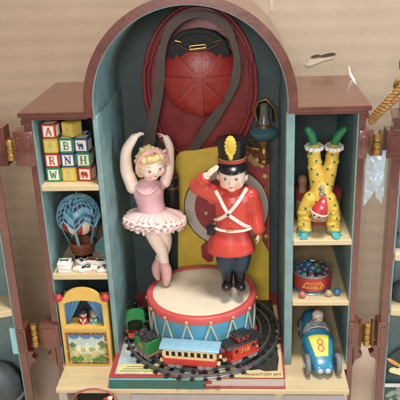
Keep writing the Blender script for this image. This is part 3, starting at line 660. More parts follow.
def skin_with_blush(key, base, pts, col, rad):
    m = mat(key, base, .36, .03, 5, .03, 20); nt = m.node_tree; n = nt.nodes; L = nt.links; b = n['Principled BSDF']
    src = b.inputs['Base Color'].links[0].from_socket; tc = n.new('ShaderNodeTexCoord')
    for p in pts:
        d = n.new('ShaderNodeVectorMath'); d.operation = 'DISTANCE'; L.new(tc.outputs['Object'], d.inputs[0]); d.inputs[1].default_value = p
        mr = n.new('ShaderNodeMapRange'); mr.inputs[1].default_value = 0; mr.inputs[2].default_value = rad; mr.inputs[3].default_value = .65; mr.inputs[4].default_value = 0
        mr.interpolation_type = 'SMOOTHSTEP'; L.new(d.outputs['Value'], mr.inputs[0])
        mx = n.new('ShaderNodeMixRGB'); L.new(mr.outputs[0], mx.inputs[0]); L.new(src, mx.inputs[1]); mx.inputs[2].default_value = lin(col); src = mx.outputs[0]
    L.new(src, b.inputs['Base Color']); return m
def hand_prims(wr, d, n_, s, curl=.3, th=1):
    """palm, four unequal fingers and a thumb: wr wrist, d finger direction, n_ palm normal"""
    d = Vector(d).normalized(); n_ = Vector(n_); n_ = (n_-d*n_.dot(d)).normalized(); w_ = d.cross(n_)
    P = [('s', wr+d*s*.42, (s*.36, s*.17, s*.46), Matrix((w_, n_, d)).transposed())]
    for k, (o_, l_) in enumerate(((-.27, .46), (-.09, .56), (.09, .52), (.27, .40))):
        b0 = wr+d*s*.70+w_*o_*s*.95; d1 = (d+n_*curl*.4+w_*o_*.12).normalized(); b1_ = b0+d1*s*l_*.55; d2 = (d+n_*curl*1.3).normalized(); b2_ = b1_+d2*s*l_*.5
        P.append(('c', [b0, b1_, b2_], [s*.088, s*.08, s*.062]))
    t0 = wr+d*s*.25+w_*th*-.30*s; t1 = t0+(d*.55+w_*th*-.55+n_*.25).normalized()*s*.34; t2 = t1+(d*.9+w_*th*-.1+n_*.4).normalized()*s*.24
    P.append(('c', [t0, t1, t2], [s*.11, s*.095, s*.07])); return P
Rz = lambda a: Matrix.Rotation(math.radians(a), 3, 'Z'); Rx = lambda a: Matrix.Rotation(math.radians(a), 3, 'X'); Ry = lambda a: Matrix.Rotation(math.radians(a), 3, 'Y')
ZD = DC.z+DH

# ------------------------------------------------ toy soldier
ys = .27; a = lambda u, v, dy=0: at(u, v, ys+dy)
sol = thing('toy_soldier', 'porcelain toy soldier in red coat and tall black shako saluting on the drum', 'figurine', (a(233, 292).x, ys, ZD))
part('peg', lambda b: lathe(b, [(0, 0), (.055, 0), (.055, .010), (.040, .018), (.038, .12), (0, .12)], (a(234.5, 292).x, ys+.05, ZD-.005), 24), mat('peg_cream', 'bdb6a6', .4), sol, 40)
hc = a(232.3, 175.6); hR = Rz(-6) @ Rx(6); hr = (.150, .150, .172)
sh_l, el_l, wr_l = a(216, 195, .0), a(197, 186.5, -.04), a(206, 176.5, -.13)       # saluting arm
sh_r, el_r, wr_r = a(251, 196, .0), a(256.5, 214, -.01), a(258.5, 232, -.07)
P = headprims(hc, hR, hr)
P += [('c', [a(232.5, 186, .02), a(233, 196, .02)], [.07, .08]), ('c', [a(233, 200, .02), a(233, 222, .02), a(233, 244, .02)], [.15, .14, .15]),
      ('c', [sh_l, el_l, wr_l], [.06, .05, .045]), ('c', [sh_r, el_r, wr_r], [.06, .05, .04]),
      ('c', [a(227, 248), a(227.7, 262), a(227.8, 283)], [.08, .05, .032]), ('c', [a(239.5, 248), a(239, 262), a(239, 283)], [.08, .05, .032])]
P += hand_prims(a(206.5, 176, -.14), a(215, 168.5, -.16)-a(206.5, 176, -.14), (.3, .2, -.6), .135, .10, -1)
P += hand_prims(a(258.5, 232, -.07), Vector((.0, -.10, -1)), (-1, .1, 0), .105, .5, 1)
off = lambda p: p-Vector(sol.location)
mS = skin_with_blush('soldier_skin', 'f3d6c2', [off(hc+hR @ Vector((s*.085, -.13, -.055))) for s in (-1, 1)], 'dd8a74', .075)
body = obj('body', blob(P, .0062, 3), mS, sol)
head_feats(sol, hc, hR, hr, '3a2a22', 'b9574e', .40, .09, .095, .13, '9a7358', '4a3028')
# coat (one piece with sleeves), flared skirt
P = [('l', [(0, .0), (.15, .0), (.19, .03), (.205, .10), (.2, .17), (.205, .28), (.215, .36), (.185, .43), (.10, .475), (0, .48)], (a(234, 229).x, ys+.02, a(234, 229.5).z), None, (1.0, .80)),
     ('l', [(0, .0), (.235, -.0), (.272, .012), (.272, .05), (.245, .14), (.205, .24), (.19, .30), (0, .31)], (a(231, 252).x, ys+.02, a(231, 251.5).z), None, (1.0, .78)),
     ('c', [sh_l, el_l], [.10, .085]), ('c', [el_l, el_l*.2+wr_l*.8], [.086, .068]), ('s', a(245, 192, .01), (.09, .09, .07)), ('s', a(220, 192, .01), (.09, .09, .07)),
     ('c', [sh_r, el_r], [.092, .08]), ('c', [el_r, el_r*.15+wr_r*.85], [.08, .072]),
     ('s', a(213, 199, -.02), (.07, .06, .06))]
for k in range(15):   # soft folds in the skirt of the coat
    t = 2*PI*k/15+.25*math.sin(k*2.3); cx_, cy_ = a(231, 252).x, ys+.02
    P.append(('c', [Vector((cx_+math.cos(t)*.190, cy_+math.sin(t)*.15, a(231, 236).z)), Vector((cx_+math.cos(t)*.225, cy_+math.sin(t)*.175, a(231, 244).z)), Vector((cx_+math.cos(t)*.252, cy_+math.sin(t)*.197, a(231, 250).z))], [.010, .016, .017]))
for p_, q_, r_ in ((a(243, 205, -.09), a(252, 212, -.05), .024), (a(203, 190, -.11), a(208, 197, -.09), .020)): P.append(('c', [p_, q_], [r_, r_*.6]))
coat = obj('coat', blob(P, .0085, 5), mat('coat_red', 'cc4237', .34, .07, 7, .06, 24), sol)
def coat_front(u, v):  # approximate front surface
    return a(u, v, -.162+.9*(abs(u-233)/22)**2*.10)
lathe_c = a(233, 190, .02)
part('collar', lambda b: lathe(b, [(.075, 0), (.098, 0), (.095, .06), (.078, .062)], (a(232.5, 191).x, ys+.01, a(232, 192).z), 24), mat('coat_red', ''), sol, 40)
WB = mat('belt_white', 'e8e0d4', .4, .04, 8)
from mathutils.bvhtree import BVHTree
def drape(o, pts, lift=.006):
    """press points onto an object's surface seen from the front (world coords), staying at a constant lift"""
    me = o.data; rl = rootloc(o); bv = BVHTree.FromPolygons([v.co+rl for v in me.vertices], [p.vertices[:] for p in me.polygons])
    out = []
    for p in pts:
        h = bv.ray_cast(Vector((p.x, p.y-2, p.z)), Vector((0, 1, 0)))
        out.append(h[0]+Vector((0, -lift, 0)) if h[0] else p)
    return out
def seg(p, q, n=14): return [Vector(p)*(1-i/n)+Vector(q)*(i/n) for i in range(n+1)]
part('cross_belt', lambda b: ribbon(b, drape(coat, seg(a(216, 188), a(229, 210))+seg(a(229, 210), a(250, 225))[1:]), .036, .012), WB, sol)
part('cross_belt', lambda b: ribbon(b, drape(coat, seg(a(246.5, 187), a(229, 208))+seg(a(229, 208), a(214.5, 220))[1:], .010), .036, .012), WB, sol)
wz = a(232, 226).z
def f(b):
    pts = []
    for i in range(48):
        t = 2*PI*i/48; pts.append(Vector((a(233.5, 226).x+math.cos(t)*.212, ys+.02+math.sin(t)*.172, wz+math.cos(t)*.0)))
    tube(b, pts, .027, 8, True, flat=(1, .35))
part('waist_belt', f, WB, sol, 60)
bk = part('buckle', lambda b: box(b, (a(230, 227).x, ys-.162, wz), (.08, .014, .045), None, .006), mat('buckle_gold', 'b27a3d', .35, metal=.5), sol)
cp = drape(coat, [a(228.5, 209.5)], .018)[0]
part('belt_badge', lambda b: lathe(b, [(0, .008), (.012, .007), (.018, 0)], cp, 14, basis((0, -1, 0))), mat('badge_grey', '5b5a58', .3, metal=.6), sol, 60)
for v in (190, 195, 200, 218, 235, 243):
    q = drape(coat, [a(230.5 if v > 205 else 229.5, v)], .001)[0]; part('button', lambda b: ell(b, q, (.010, .006, .010), None, 10), mat('button_gold', 'd09a4c', .3, metal=.6), sol, 60)
part('pouch', lambda b: (box(b, a(211, 230, -.10), (.085, .07, .115), Rz(-20), .016), box(b, a(211, 226.5, -.115), (.092, .07, .04), Rz(-20), .012)), BLACK(), sol, 40)
for s, p in ((0, (el_r*.18+wr_r*.82)), ):
    part('cuff', lambda b: (tube(b, [p-Vector((0, 0, .007)), p+Vector((0, 0, .007))], .0765, 24)), mat('cuff_gold', 'b0603c', .4), sol, 60)
dcf = (wr_l-el_l).normalized(); p = el_l*.25+wr_l*.75
part('cuff', lambda b: tube(b, [p-dcf*.006, p+dcf*.006], .0755, 24), mat('cuff_gold', ''), sol, 60)
for u in (247.5, ):
    part('epaulette', lambda b: ell(b, a(250.5, 191.5, .0), (.06, .07, .022), Ry(22)), mat('button_gold', ''), sol, 60)
P = []
for u, u2 in ((226, 226), (241, 240)):
    P += [('c', [a(u, 249), a(u, 257), a(u2, 265), a(u2, 268.5)], [.105, .115, .10, .075])]
obj('trousers', blob(P, .0085, 4), mat('trouser_blue', '1f3a4e', .4, .12, 6, .08, 24), sol)
for u, du in ((227.5, -1), (239.5, 1)):
    P = [('c', [a(u, 265), a(u, 274), a(u, 281.5)], [.072, .066, .056]), ('s', a(u+du*.4, 284.6, -.075), (.060, .112, .044), Rz(du*10)), ('s', a(u+du*.3, 286.2, -.05), (.062, .125, .020), Rz(du*10)), ('s', a(u+du*.1, 284.6, .03), (.052, .05, .042))]
    obj('boot', blob(P, .006, 3), BLACK(), sol)
# shako
hz = hc+hR @ Vector((0, .01, .122))
HT = (a(233, 138.5, .0).z-hz.z)
hat = part('shako', lambda b: lathe(b, [(.136, -.01), (.143, 0), (.143, .03), (.138, .05), (.146, HT*.6), (.154, HT-.03), (.157, HT), (.142, HT+.006), (0, HT-.01)], hz, 48, Ry(0) @ Rx(2)), BLACK(), sol, 50)
part('hat_band', lambda b: lathe(b, [(.143, .05), (.152, .054), (.152, .078), (.143, .082)], hz, 48), mat('band_red', 'b8413a', .35), hat, 50)
part('hat_band', lambda b: lathe(b, [(.150, .083), (.154, .085), (.154, .092), (.144, .094)], hz, 48), mat('band_gold', 'b98d58', .35, metal=.3), hat, 50)
part('hat_rim', lambda b: lathe(b, [(.153, HT-.035), (.161, HT-.03), (.161, HT-.004), (.153, HT+.004)], hz, 48), mat('rim_black', '26282b', .25), hat, 50)
def f(b):
    bb = bmesh.new(); n = 20; o_, i_ = [], []
    for k in range(n+1):
        t = PI+PI*k/n
        o_.append((math.cos(t)*.165, math.sin(t)*.235+.0, -.03+.018*abs(math.cos(t)))); i_.append((math.cos(t)*.145, math.sin(t)*.145, .028))
    V1 = [bb.verts.new(p) for p in o_]; V2 = [bb.verts.new(p) for p in i_]; V3 = [bb.verts.new((p[0], p[1], p[2]-.012)) for p in o_]; V4 = [bb.verts.new((p[0], p[1], p[2]-.03)) for p in i_]
    for k in range(n):
        bb.faces.new((V1[k], V1[k+1], V2[k+1], V2[k])); bb.faces.new((V3[k], V4[k], V4[k+1], V3[k+1])); bb.faces.new((V1[k], V3[k], V3[k+1], V1[k+1]))
    add(b, bb, Matrix.Translation(hz))
part('visor', f, BLACK(), hat, 60)
def f(b):
    prof = []
    c0 = a(230.5, 149.5, -.16)
    ell(b, c0+Vector((0, .0, .035)), (.058, .026, .105), Rx(4)); ell(b, c0-Vector((0, 0, .085)), (.026, .022, .035))
    for k in range(16):
        t = 2*PI*k/16; ell(b, c0+Vector((math.cos(t)*.050, -.004, .035+math.sin(t)*.096)), (.014, .016, .02), None, 10)
part('plume_badge', f, mat('plume_yellow', 'd8b43c', .45, .1, 10, .3, 40), hat, 60)
# short hair at the sides below the hat
for s in (-1, 1): part('sideburn', lambda b: ell(b, hc+hR @ Vector((s*.142, .03, .03)), (.018, .06, .07), hR), mat('hair_brown', '5c4433', .6), sol, 60)

# ------------------------------------------------ ballerina
yb = .56; a = lambda u, v, dy=0: at(u, v, yb+dy)
bal = thing('ballerina', 'blonde porcelain ballerina in pale pink tutu on her toes with both arms raised', 'figurine', (a(165, 284).x, yb, ZD))
hc = a(151.2, 164.8, -.04); hR = Rz(24) @ Rx(12) @ Ry(-6); hr = (.150, .150, .164)
P = headprims(hc, hR, hr)
shl, elA, elB, wrl = a(133, 187, .0), a(126.5, 169, -.01), a(126.5, 151, -.02), a(134, 137.5, -.03)
shr, erA, wrr = a(165, 182, .10), a(169.5, 158, .14), a(166, 138, .12)
P += [('c', [a(150, 176, .02), a(149, 187, .03)], [.062, .068]), ('s', a(148, 190, .03), (.165, .10, .07)), ('c', [a(148, 196, .03), a(151, 208, .03), a(155, 222, .03)], [.13, .115, .13]),
      ('c', [shl, a(129.5, 178, -.01), elA, elB, wrl], [.078, .076, .072, .06, .044]), ('c', [shr, a(168.5, 170, .13), erA, a(169.5, 147, .13), wrr], [.068, .062, .055, .048, .038])]
# legs crossed en pointe
P += [('c', [a(151, 226, .03), a(157, 240, .02), a(161.5, 250, .0), a(163.5, 259, -.02), a(165.5, 268, -.03)], [.115, .098, .075, .062, .05]),
      ('c', [a(161, 226, .06), a(164, 240, .08), a(163.5, 250, .09), a(160, 259, .07), a(157, 267, .05)], [.11, .095, .075, .06, .048])]
P += hand_prims(wrl, a(144, 131.5, -.05)-wrl, (.25, -.5, -.4), .105, .45, 1)
P += hand_prims(wrr, a(154.5, 129.5, .05)-wrr, (-.3, -.3, -.6), .092, .30, 1)
off = lambda p: p-Vector(bal.location)
mB = skin_with_blush('ballerina_skin', 'f6dfd0', [off(hc+hR @ Vector((s*.078, -.125, -.055))) for s in (-1, 1)], 'e09485', .07)
obj('body', blob(P, .0062, 3), mB, bal)
head_feats(bal, hc, hR, hr, '55504f', 'cf6a66', .40, .0, .09, .11, 'c0a070', '6a5040')
# hair: cap of curls leaving the face free
P = [('s', hc+hR @ Vector((0, .050, .030)), (.160, .148, .162), hR), ('s', hc+hR @ Vector((0, .02, .085)), (.150, .148, .10), hR)]
rn = random.Random(5)
for s in (-1, 1):
    for k, (x, y, z, r) in enumerate(((.095, -.085, .120, .048), (.138, -.035, .065, .044), (.148, -.005, 0, .040), (.145, .02, -.06, .040), (.045, -.110, .135, .042), (.115, .06, -.115, .048))):
        P.append(('s', hc+hR @ Vector((s*x, y, z)), (r, r, r*1.05), hR))
P.append(('s', hc+hR @ Vector((0, -.112, .130)), (.045, .035, .035), hR)); P.append(('s', hc+hR @ Vector((-.035, -.125, .112)), (.022, .018, .032), hR)); P.append(('s', hc+hR @ Vector((.03, -.125, .116)), (.022, .018, .028), hR))
for k in range(60):
    t = rn.uniform(0, 2*PI); ph = rn.uniform(-.3, 1.45)
    d = Vector((math.cos(t)*math.cos(ph), math.sin(t)*math.cos(ph), math.sin(ph)))
    if d.y < -.35 and d.z < .62: continue
    P.append(('s', hc+hR @ Vector((d.x*.158, .035+d.y*.152, .035+d.z*.165)), rn.uniform(.016, .026), hR))
hm = mat('hair_blonde', 'e0c88a', .5, .14, 14, .8, 34, stretch=(1, 1, .45))
obj('hair', blob(P, .0068, 2), hm, bal)
def f(b):
    n = 26; pts = []
    for k in range(n+1):
        t = math.radians(-100+200*k/n)
        pts.append(hc+hR @ Vector((math.sin(t)*.178, -.055-.015*math.cos(t), .02+math.cos(t)*.195)))
    ribbon(b, pts, [.036+.006*math.sin(k*2.1) for k in range(n+1)], .024, hR @ Vector((0, -1, .35)))
    q = pts[n//2+5]
    for s in (-1, 1): ell(b, q+hR @ Vector((s*.032, -.014, .006)), (.034, .018, .022), hR @ Ry(s*-18), 12)
    ell(b, q+hR @ Vector((0, -.024, .004)), (.014, .012, .014), hR, 10)
part('headband', f, mat('ribbon_pink', 'dba0a2', .45, .1, 12), bal, 60)
# bodice
P = [('c', [a(148.5, 192, .02), a(150.5, 203, .02), a(153, 213, .02)], [.175, .155, .155]), ('s', a(141, 194, -.045), (.085, .075, .085)), ('s', a(152, 195, -.055), (.09, .075, .085)), ('s', a(136, 187, .02), (.06, .07, .06)), ('s', a(161, 186, .06), (.055, .06, .06))]
bod = obj('bodice', blob(P, .0085, 4), mat('bodice_pink', 'e2b2ba', .42, .05, 10, .12, 40), bal)
part('neck_frill', lambda b: tube(b, drape(bod, smoothpath([a(136, 183), a(140, 187), a(147, 189.5), a(154, 188), a(160, 183)], 6), .004), [.013+.005*(k % 2) for k in range(25)], 8), mat('frill_pink', 'e3b4b8', .5), bal, 60)
# tutu: three ruffled layers tilted with the hips
tc_, tR = a(154.5, 212.5, .02), Ry(3) @ Rx(-3)
def ruffle(b, r0, r1, z0, z1, amp, nf, ph, th=.012, n=420):
    bb = bmesh.new(); rings = []
    prof = [(0, 0), (.35, .42), (.7, .76), (1, 1)]
    def ring(t, dz, dr=0):
        r = r0+(r1-r0)*t; z = z0+(z1-z0)*t**1.6
        vs = []
        for i in range(n):
            th_ = 2*PI*i/n; wv = math.sin(nf*th_+ph+1.6*math.sin(3*th_+ph)+1.1*math.sin(7*th_))*amp*(.7+.5*math.sin(5*th_+ph))*t**1.3; wv2 = math.cos(nf*th_+ph+1.1*math.sin(2*th_))*amp*.45*t
            rr = r+wv2+dr; vs.append(bb.verts.new((rr*math.cos(th_), rr*.82*math.sin(th_), z+wv+dz)))
        return vs
    T = [0, .2, .4, .6, .8, .93, 1]
    A = [ring(t, 0) for t in T]; B_ = [ring(t, -th) for t in T[::-1]]
    R_ = A+B_
    for x, y in zip(R_, R_[1:]+[R_[0]]):
        for i in range(n): bb.faces.new((x[i], x[(i+1) % n], y[(i+1) % n], y[i]))
    add(b, bb, Matrix.Translation(tc_) @ tR.to_4x4())
TU = mat('tutu_pink', 'e6c3bf', .5, .05, 12, .15, 60); TU2 = mat('tutu_cream', 'ecd2c8', .5, .05, 12, .15, 60)
part('tutu_layer', lambda b: ruffle(b, .12, .325, .045, -.030, .017, 27, .3), TU, bal, 60)
part('tutu_layer', lambda b: ruffle(b, .12, .360, .020, -.065, .020, 25, 1.1), TU2, bal, 60)
part('tutu_layer', lambda b: ruffle(b, .12, .365, .0, -.105, .021, 29, 2.4), TU, bal, 60)
part('tutu_layer', lambda b: ruffle(b, .11, .340, -.03, -.150, .021, 26, 4.0), TU2, bal, 60)
part('hip', lambda b: lathe(b, [(.13, .05), (.165, .03), (.20, .0), (.17, -.06), (.1, -.1)], tc_, 30, tR, 0, None, 1, .82), mat('bodice_pink', ''), bal, 60)
for pts, rs in (([a(164, 263.5, -.03), a(166, 270, -.04), a(166.5, 277, -.045), a(166, 283, -.045)], [.060, .068, .060, .038]), ([a(159, 260.5, .06), a(156.5, 267, .045), a(156.5, 273, .03), a(158, 278, .02)], [.054, .06, .05, .032])):
    sh = obj('ballet_shoe', blob([('c', pts, rs)], .006, 3), mat('shoe_pink', 'dba5a3', .35, .05, 8), bal)

# ================================================================ BACK OF THE NICHE
# red oval with rim, ribbed red helmet, grey strap
yo = 1.36; oc = at(200, 88, yo); orx = (at(257, 80, yo).x-at(143, 80, yo).x)/2; orz = (at(200, 6, yo).z-at(200, 168, yo).z)/2
ov = thing('oval_shield', 'large dark red oval shield filling the arch behind the figures', 'shield', oc)
def ovl(b, k0, k1, y0, y1, mi=0):
    lathe(b, [(k0, y0), (k1, y0), (k1, y1), (k0, y1)], oc, 72, Rx(90), mi, None, orx, orz)
def f(b):
    bb = bmesh.new(); n, m = 72, 8; rings = []
    for j in range(m+1):
        t = j/m; rings.append([bb.verts.new((oc.x+math.cos(2*PI*i/n)*orx*.97*max(t, .001), yo-.05*(1-t*t)+.02, oc.z+math.sin(2*PI*i/n)*orz*.97*max(t, .001))) for i in range(n)])
    back = [bb.verts.new((v.co.x, yo+.05, v.co.z)) for v in rings[-1]]
    rings.append(back)
    for x, y in zip(rings, rings[1:]):
        for i in range(n): bb.faces.new((x[i], x[(i+1) % n], y[(i+1) % n], y[i]))
    bb.faces.new(back); add(b, bb)
part('face', f, mat('dark_red', '8e2e30', .4, .14, 5, .12, 20), ov, 60)
for kk in (.985, .90): part('rim', lambda b: tube(b, [Vector((oc.x+math.cos(2*PI*i/72)*orx*kk, yo-.005-(.02 if kk < .95 else 0), oc.z+math.sin(2*PI*i/72)*orz*kk)) for i in range(72)], .026 if kk > .95 else .018, 10, True), mat('rim_red', '94383a', .35, .1, 8), ov, 60)
yh = 1.12; hcx = at(200, 76, yh); HR = (at(238, 76, yh).x-at(162, 76, yh).x)/2
hl = thing('ribbed_helmet', 'round red ribbed leather helmet with dark opening and small gold clasp, hung in the arch', 'helmet', hcx)
RL = mat('helmet_red', 'a8322c', .36, .14, 8, .2, 26)
def dome(t, k, lift=0):   # k 0 centre .. 1 edge
    r = math.sin(k*PI/2)*HR; return Vector((hcx.x+math.cos(t)*(r), yh-.02-math.cos(k*PI/2)*.20-lift, hcx.z+math.sin(t)*(r)*1.04))
def f(b):
    bb = bmesh.new(); n = 64; m = 14; rings = [[bb.verts.new(dome(2*PI*i/n, max(j/m, .002))) for i in range(n)] for j in range(m+1)]
    rings.append([bb.verts.new((v.co.x, yh+.16, v.co.z)) for v in rings[-1]])
    for x, y in zip(rings, rings[1:]):
        for i in range(n): bb.faces.new((x[i], x[(i+1) % n], y[(i+1) % n], y[i]))
    bb.faces.new(rings[0]); add(b, bb)
part('shell', f, RL, hl, 60)
for k in range(8):
    t = PI/2+k*PI/4
    wid = .05
    if k in (0, 4): continue
    part('rib', lambda b: ribbon(b, [dome(t, .06+(.86 if k not in (1, 7) else .62)*i/12, .012) for i in range(13)], wid, .022, (0, -1, 0)), mat('rib_red', 'a5332c', .38, .12, 10), hl)
part('rib', lambda b: ribbon(b, [dome(PI/2, .5-.5*i/8, .024) for i in range(8)]+[dome(-PI/2, .02+.9*i/12, .024) for i in range(13)], .08, .026, (0, -1, 0)), mat('rib_red', ''), hl)
part('crown_opening', lambda b: (prism(b, [(hcx.x+x*HR, hcx.z+z*HR) for x, z in [(-.82, .56), (-.55, .50), (-.2, .40), (.2, .40), (.55, .50), (.82, .56), (.72, .95), (.45, 1.16), (0, 1.25), (-.45, 1.16), (-.72, .95)]], .18, Matrix.Translation((0, yh-.16, 0)), bev=.02)), mat('padding_black', '1a2024', .7, .2, 10, .4, 30), hl, 40)
part('padding', lambda b: tube(b, smoothpath([at(172, 44, yh-.2), at(182, 34, yh-.2), at(197, 31, yh-.2), at(213, 34, yh-.2), at(225, 44, yh-.2)], 6), .030, 12), mat('padding_blue', '20272c', .8), hl, 60)
part('opening_edge', lambda b: tube(b, smoothpath([at(169, 41, yh-.16), at(177, 44, yh-.2), at(186, 49, yh-.22), at(198, 50, yh-.23), at(210, 48, yh-.22), at(220, 43, yh-.2), at(229, 41, yh-.16)], 6), .016, 8), mat('edge_dark', '4a2a26', .5), hl, 60)
cl = part('clasp', lambda b: (tube(b, [at(190, 49.5, yh-.27), at(206, 47.5, yh-.27)], .011, 8), tube(b, [at(190, 46, yh-.26), at(205, 44.5, yh-.26)], .009, 8), tube(b, [at(190, 46, yh-.26), at(190, 49.5, yh-.27)], .009, 8), tube(b, [at(205.5, 44.5, yh-.26), at(206, 47.5, yh-.27)], .009, 8)), mat('clasp_gold', 'd8b56a', .3, metal=.8), hl, 60)
for u0, u1, v0, v1 in ((175, 181, 40.5, 42), (214, 221, 42, 40)):
    part('stitch', lambda b: tube(b, [at(u0, v0, yh-.23), at(u1, v1, yh-.23)], .008, 6), mat('clasp_gold', ''), hl, 60)
st = smoothpath([at(147, 176, 1.2), at(148.5, 150, 1.12), at(152, 128, 1.05), at(157, 100, 1.03), at(160, 76, .98), at(162, 52, .92), at(168, 32, .88), at(180, 19, .86), at(197, 14, .86), at(214, 17, .86), at(227, 27, .88), at(234, 44, .9), at(237, 62, .92), at(235, 80, .95), at(228, 97, .99), at(217, 114, 1.03), at(204, 133, 1.12), at(191, 152, 1.285), at(178, 171, 1.29), at(168, 186, 1.29)], 6)
bm = NB(); ribbon(bm, st, [.15-.075*math.sin(PI*i/(len(st)-1))+.012*math.sin(i*.35) for i in range(len(st))], .03, (0, -1, 0))
o = obj('grey_strap', bm, mat('strap_grey', '594f4b', .65, .1, 8, .25, 60), smooth=40, origin=at(199, 80, .95)); tag(o, 'long dark grey strap looped over the red helmet with both ends hanging down', 'strap')

# painted game board with grey ring
yg = 1.22
gb = thing('painted_board', 'yellow painted board with a grey ring and red flowers behind the soldier', 'painted board', at(228, 280, yg))
def W2(pts, y): return [(at(u, v, y).x, at(u, v, y).z) for u, v in pts]
ol = [(178, 300), (178, 200), (179, 178), (176.5, 171), (175, 164), (176, 157), (179.5, 152.5), (185, 151), (195, 150.5), (206, 148.5), (220, 146.5), (240, 145), (264, 150), (269, 160), (269, 300)]
part('board', lambda b: prism(b, W2(ol, yg), .04, Matrix.Translation((0, yg, 0)), bev=.004), mat('board_yellow', 'dab93e', .45, .1, 4), gb)
part('red_field', lambda b: prism(b, W2([(232, 146), (264, 151), (268.5, 160), (268.5, 252), (262, 240), (262, 190), (244, 168)], yg), .006, Matrix.Translation((0, yg-.006, 0))), mat('field_red', '9a3038', .45, .12, 6, speck=('a8503a', 12, .62)), gb)
rc = at(226.5, 207, yg); rr_ = (at(268.3, 206, yg).x-at(184.5, 206, yg).x)/2
part('red_disc', lambda b: lathe(b, [(0, .006), (rr_*.85, .006), (rr_*.85, 0)], rc-Vector((0, .007, 0)), 60, Rx(90)), mat('field_red', ''), gb, 30)
part('grey_ring', lambda b: lathe(b, [(rr_*.76, 0), (rr_*.76, .012), (rr_*1.0, .012), (rr_*1.0, 0)], rc-Vector((0, .007, 0)), 72, Rx(90)), mat('ring_grey', 'bdb6ab', .45, .08, 5), gb, 30)
part('ring_outline', lambda b: lathe(b, [(rr_*.995, 0), (rr_*.995, .014), (rr_*1.02, .014), (rr_*1.02, 0)], rc-Vector((0, .007, 0)), 72, Rx(90)), mat('outline_dark', '3a2b1e', .6), gb, 30)
def star(b, u, v, r, n=5):
    c0 = at(u, v, yg-.012); prism(b, [(c0.x+math.cos(t*PI/n+.3)*r*(1 if t % 2 else .5), c0.z+math.sin(t*PI/n+.3)*r*(1 if t % 2 else .5)) for t in range(2*n)], .006, Matrix.Translation((0, yg-.020, 0)))
for u, v, r in ((265, 176, .04), (264, 190, .035), (257, 160, .035), (266, 236, .035), (262, 166, .03), (206, 213, .03)):
    part('flower', lambda b: star(b, u, v, r), mat('flower_cream', 'c9b77a', .5), gb)
part('red_blob', lambda b: prism(b, W2([(201, 246), (206, 241), (212, 243), (214, 252), (213, 261), (208, 262), (202, 257)], yg), .008, Matrix.Translation((0, yg-.008, 0))), mat('field_red', ''), gb)
part('leaf', lambda b: prism(b, W2([(246, 150), (252, 153), (256, 161), (262, 165), (254, 166), (248, 160)], yg), .008, Matrix.Translation((0, yg-.016, 0))), mat('leaf_tan', 'b08a50', .5), gb)

# brass and teal carousel lantern at the right back
yl = .98; lc = at(264, 160, yl); A = lambda v: at(264, v, yl).z-lc.z
la = thing('teal_lantern', 'toy lantern with teal dish, glass chimney and gold neck at the right back', 'lantern', lc)
TB = mat('lantern_teal', '3f7078', .35, .12, 8)
part('dish', lambda b: lathe(b, [(.03, A(139)), (.10, A(138.5)), (.152, A(134.5)), (.166, A(131)), (.150, A(129.5)), (.07, A(126)), (.03, A(125))], lc, 40), TB, la, 50)
part('neck', lambda b: lathe(b, [(0, A(163)), (.060, A(163)), (.062, A(160)), (.048, A(158.5)), (.066, A(156)), (.066, A(151)), (.05, A(149)), (.046, A(146)), (.064, A(143)), (.070, A(140)), (.03, A(138)), (0, A(138))], lc, 32), mat('neck_bronze', '8f6a3c', .35, .15, 14, metal=.7), la, 50)
part('glass_chimney', lambda b: lathe(b, [(.07, A(127)), (.072, A(122)), (.055, A(119)), (.045, A(112)), (.045, A(104)), (.038, A(104)), (.038, A(112)), (.05, A(119)), (.062, A(122)), (.062, A(127))], lc, 32), mat('smoky_glass', '8d9086', .15, .05, trans=.5), la, 50)
part('burner', lambda b: lathe(b, [(0, A(128)), (.09, A(128)), (.085, A(124.5)), (.03, A(123)), (0, A(118))], lc, 32), mat('neck_bronze', ''), la, 50)
fr = thing('hexagonal_frame', 'small gilded black hexagonal frame standing behind the teal lantern', 'frame', at(263, 112, 1.2))
hx = lambda k: [at(u, v, 1.2) for u, v in [(257-k*.0, 121), (255+k, 110), (257.5+k, 101.5+k), (266, 99+k), (275-k, 108), (276-k, 121)]]
part('frame_bar', lambda b: tube(b, hx(0), .018, 8), mat('frame_gold', '9c8046', .35, metal=.6), fr, 60)
part('inner_bar', lambda b: tube(b, hx(2), .016, 6), mat('frame_black', '1e1c1a', .4), fr, 60)
part('silhouette', lambda b: [tube(b, [at(258, 120, 1.22), at(260, 112, 1.22), at(262, 107, 1.22)], .02, 6), tube(b, [at(262, 118, 1.22), at(260, 112, 1.22)], .014, 6)], mat('frame_black', ''), fr, 60)
sc_t = thing('gold_scroll', 'curled gold metal scroll just left of the lantern neck', 'scroll', at(251, 146, 1.05))
def spiral(b, u, v, r, turns, ph, sgn=1):
    c0 = at(u, v, 1.05); tube(b, [c0+Vector((math.cos(ph+sgn*t)*r*(1-t/(turns*2*PI)*.8), 0, math.sin(ph+sgn*t)*r*(1-t/(turns*2*PI)*.8))) for t in [i*turns*2*PI/40 for i in range(41)]], .011, 6)
part('curl', lambda b: (spiral(b, 252, 144, .07, 1.4, 0), spiral(b, 247, 152, .05, 1.3, 2, -1), spiral(b, 254, 153, .035, 1.2, 4)), mat('scroll_gold', '8a7552', .35, metal=.7), sc_t, 60)
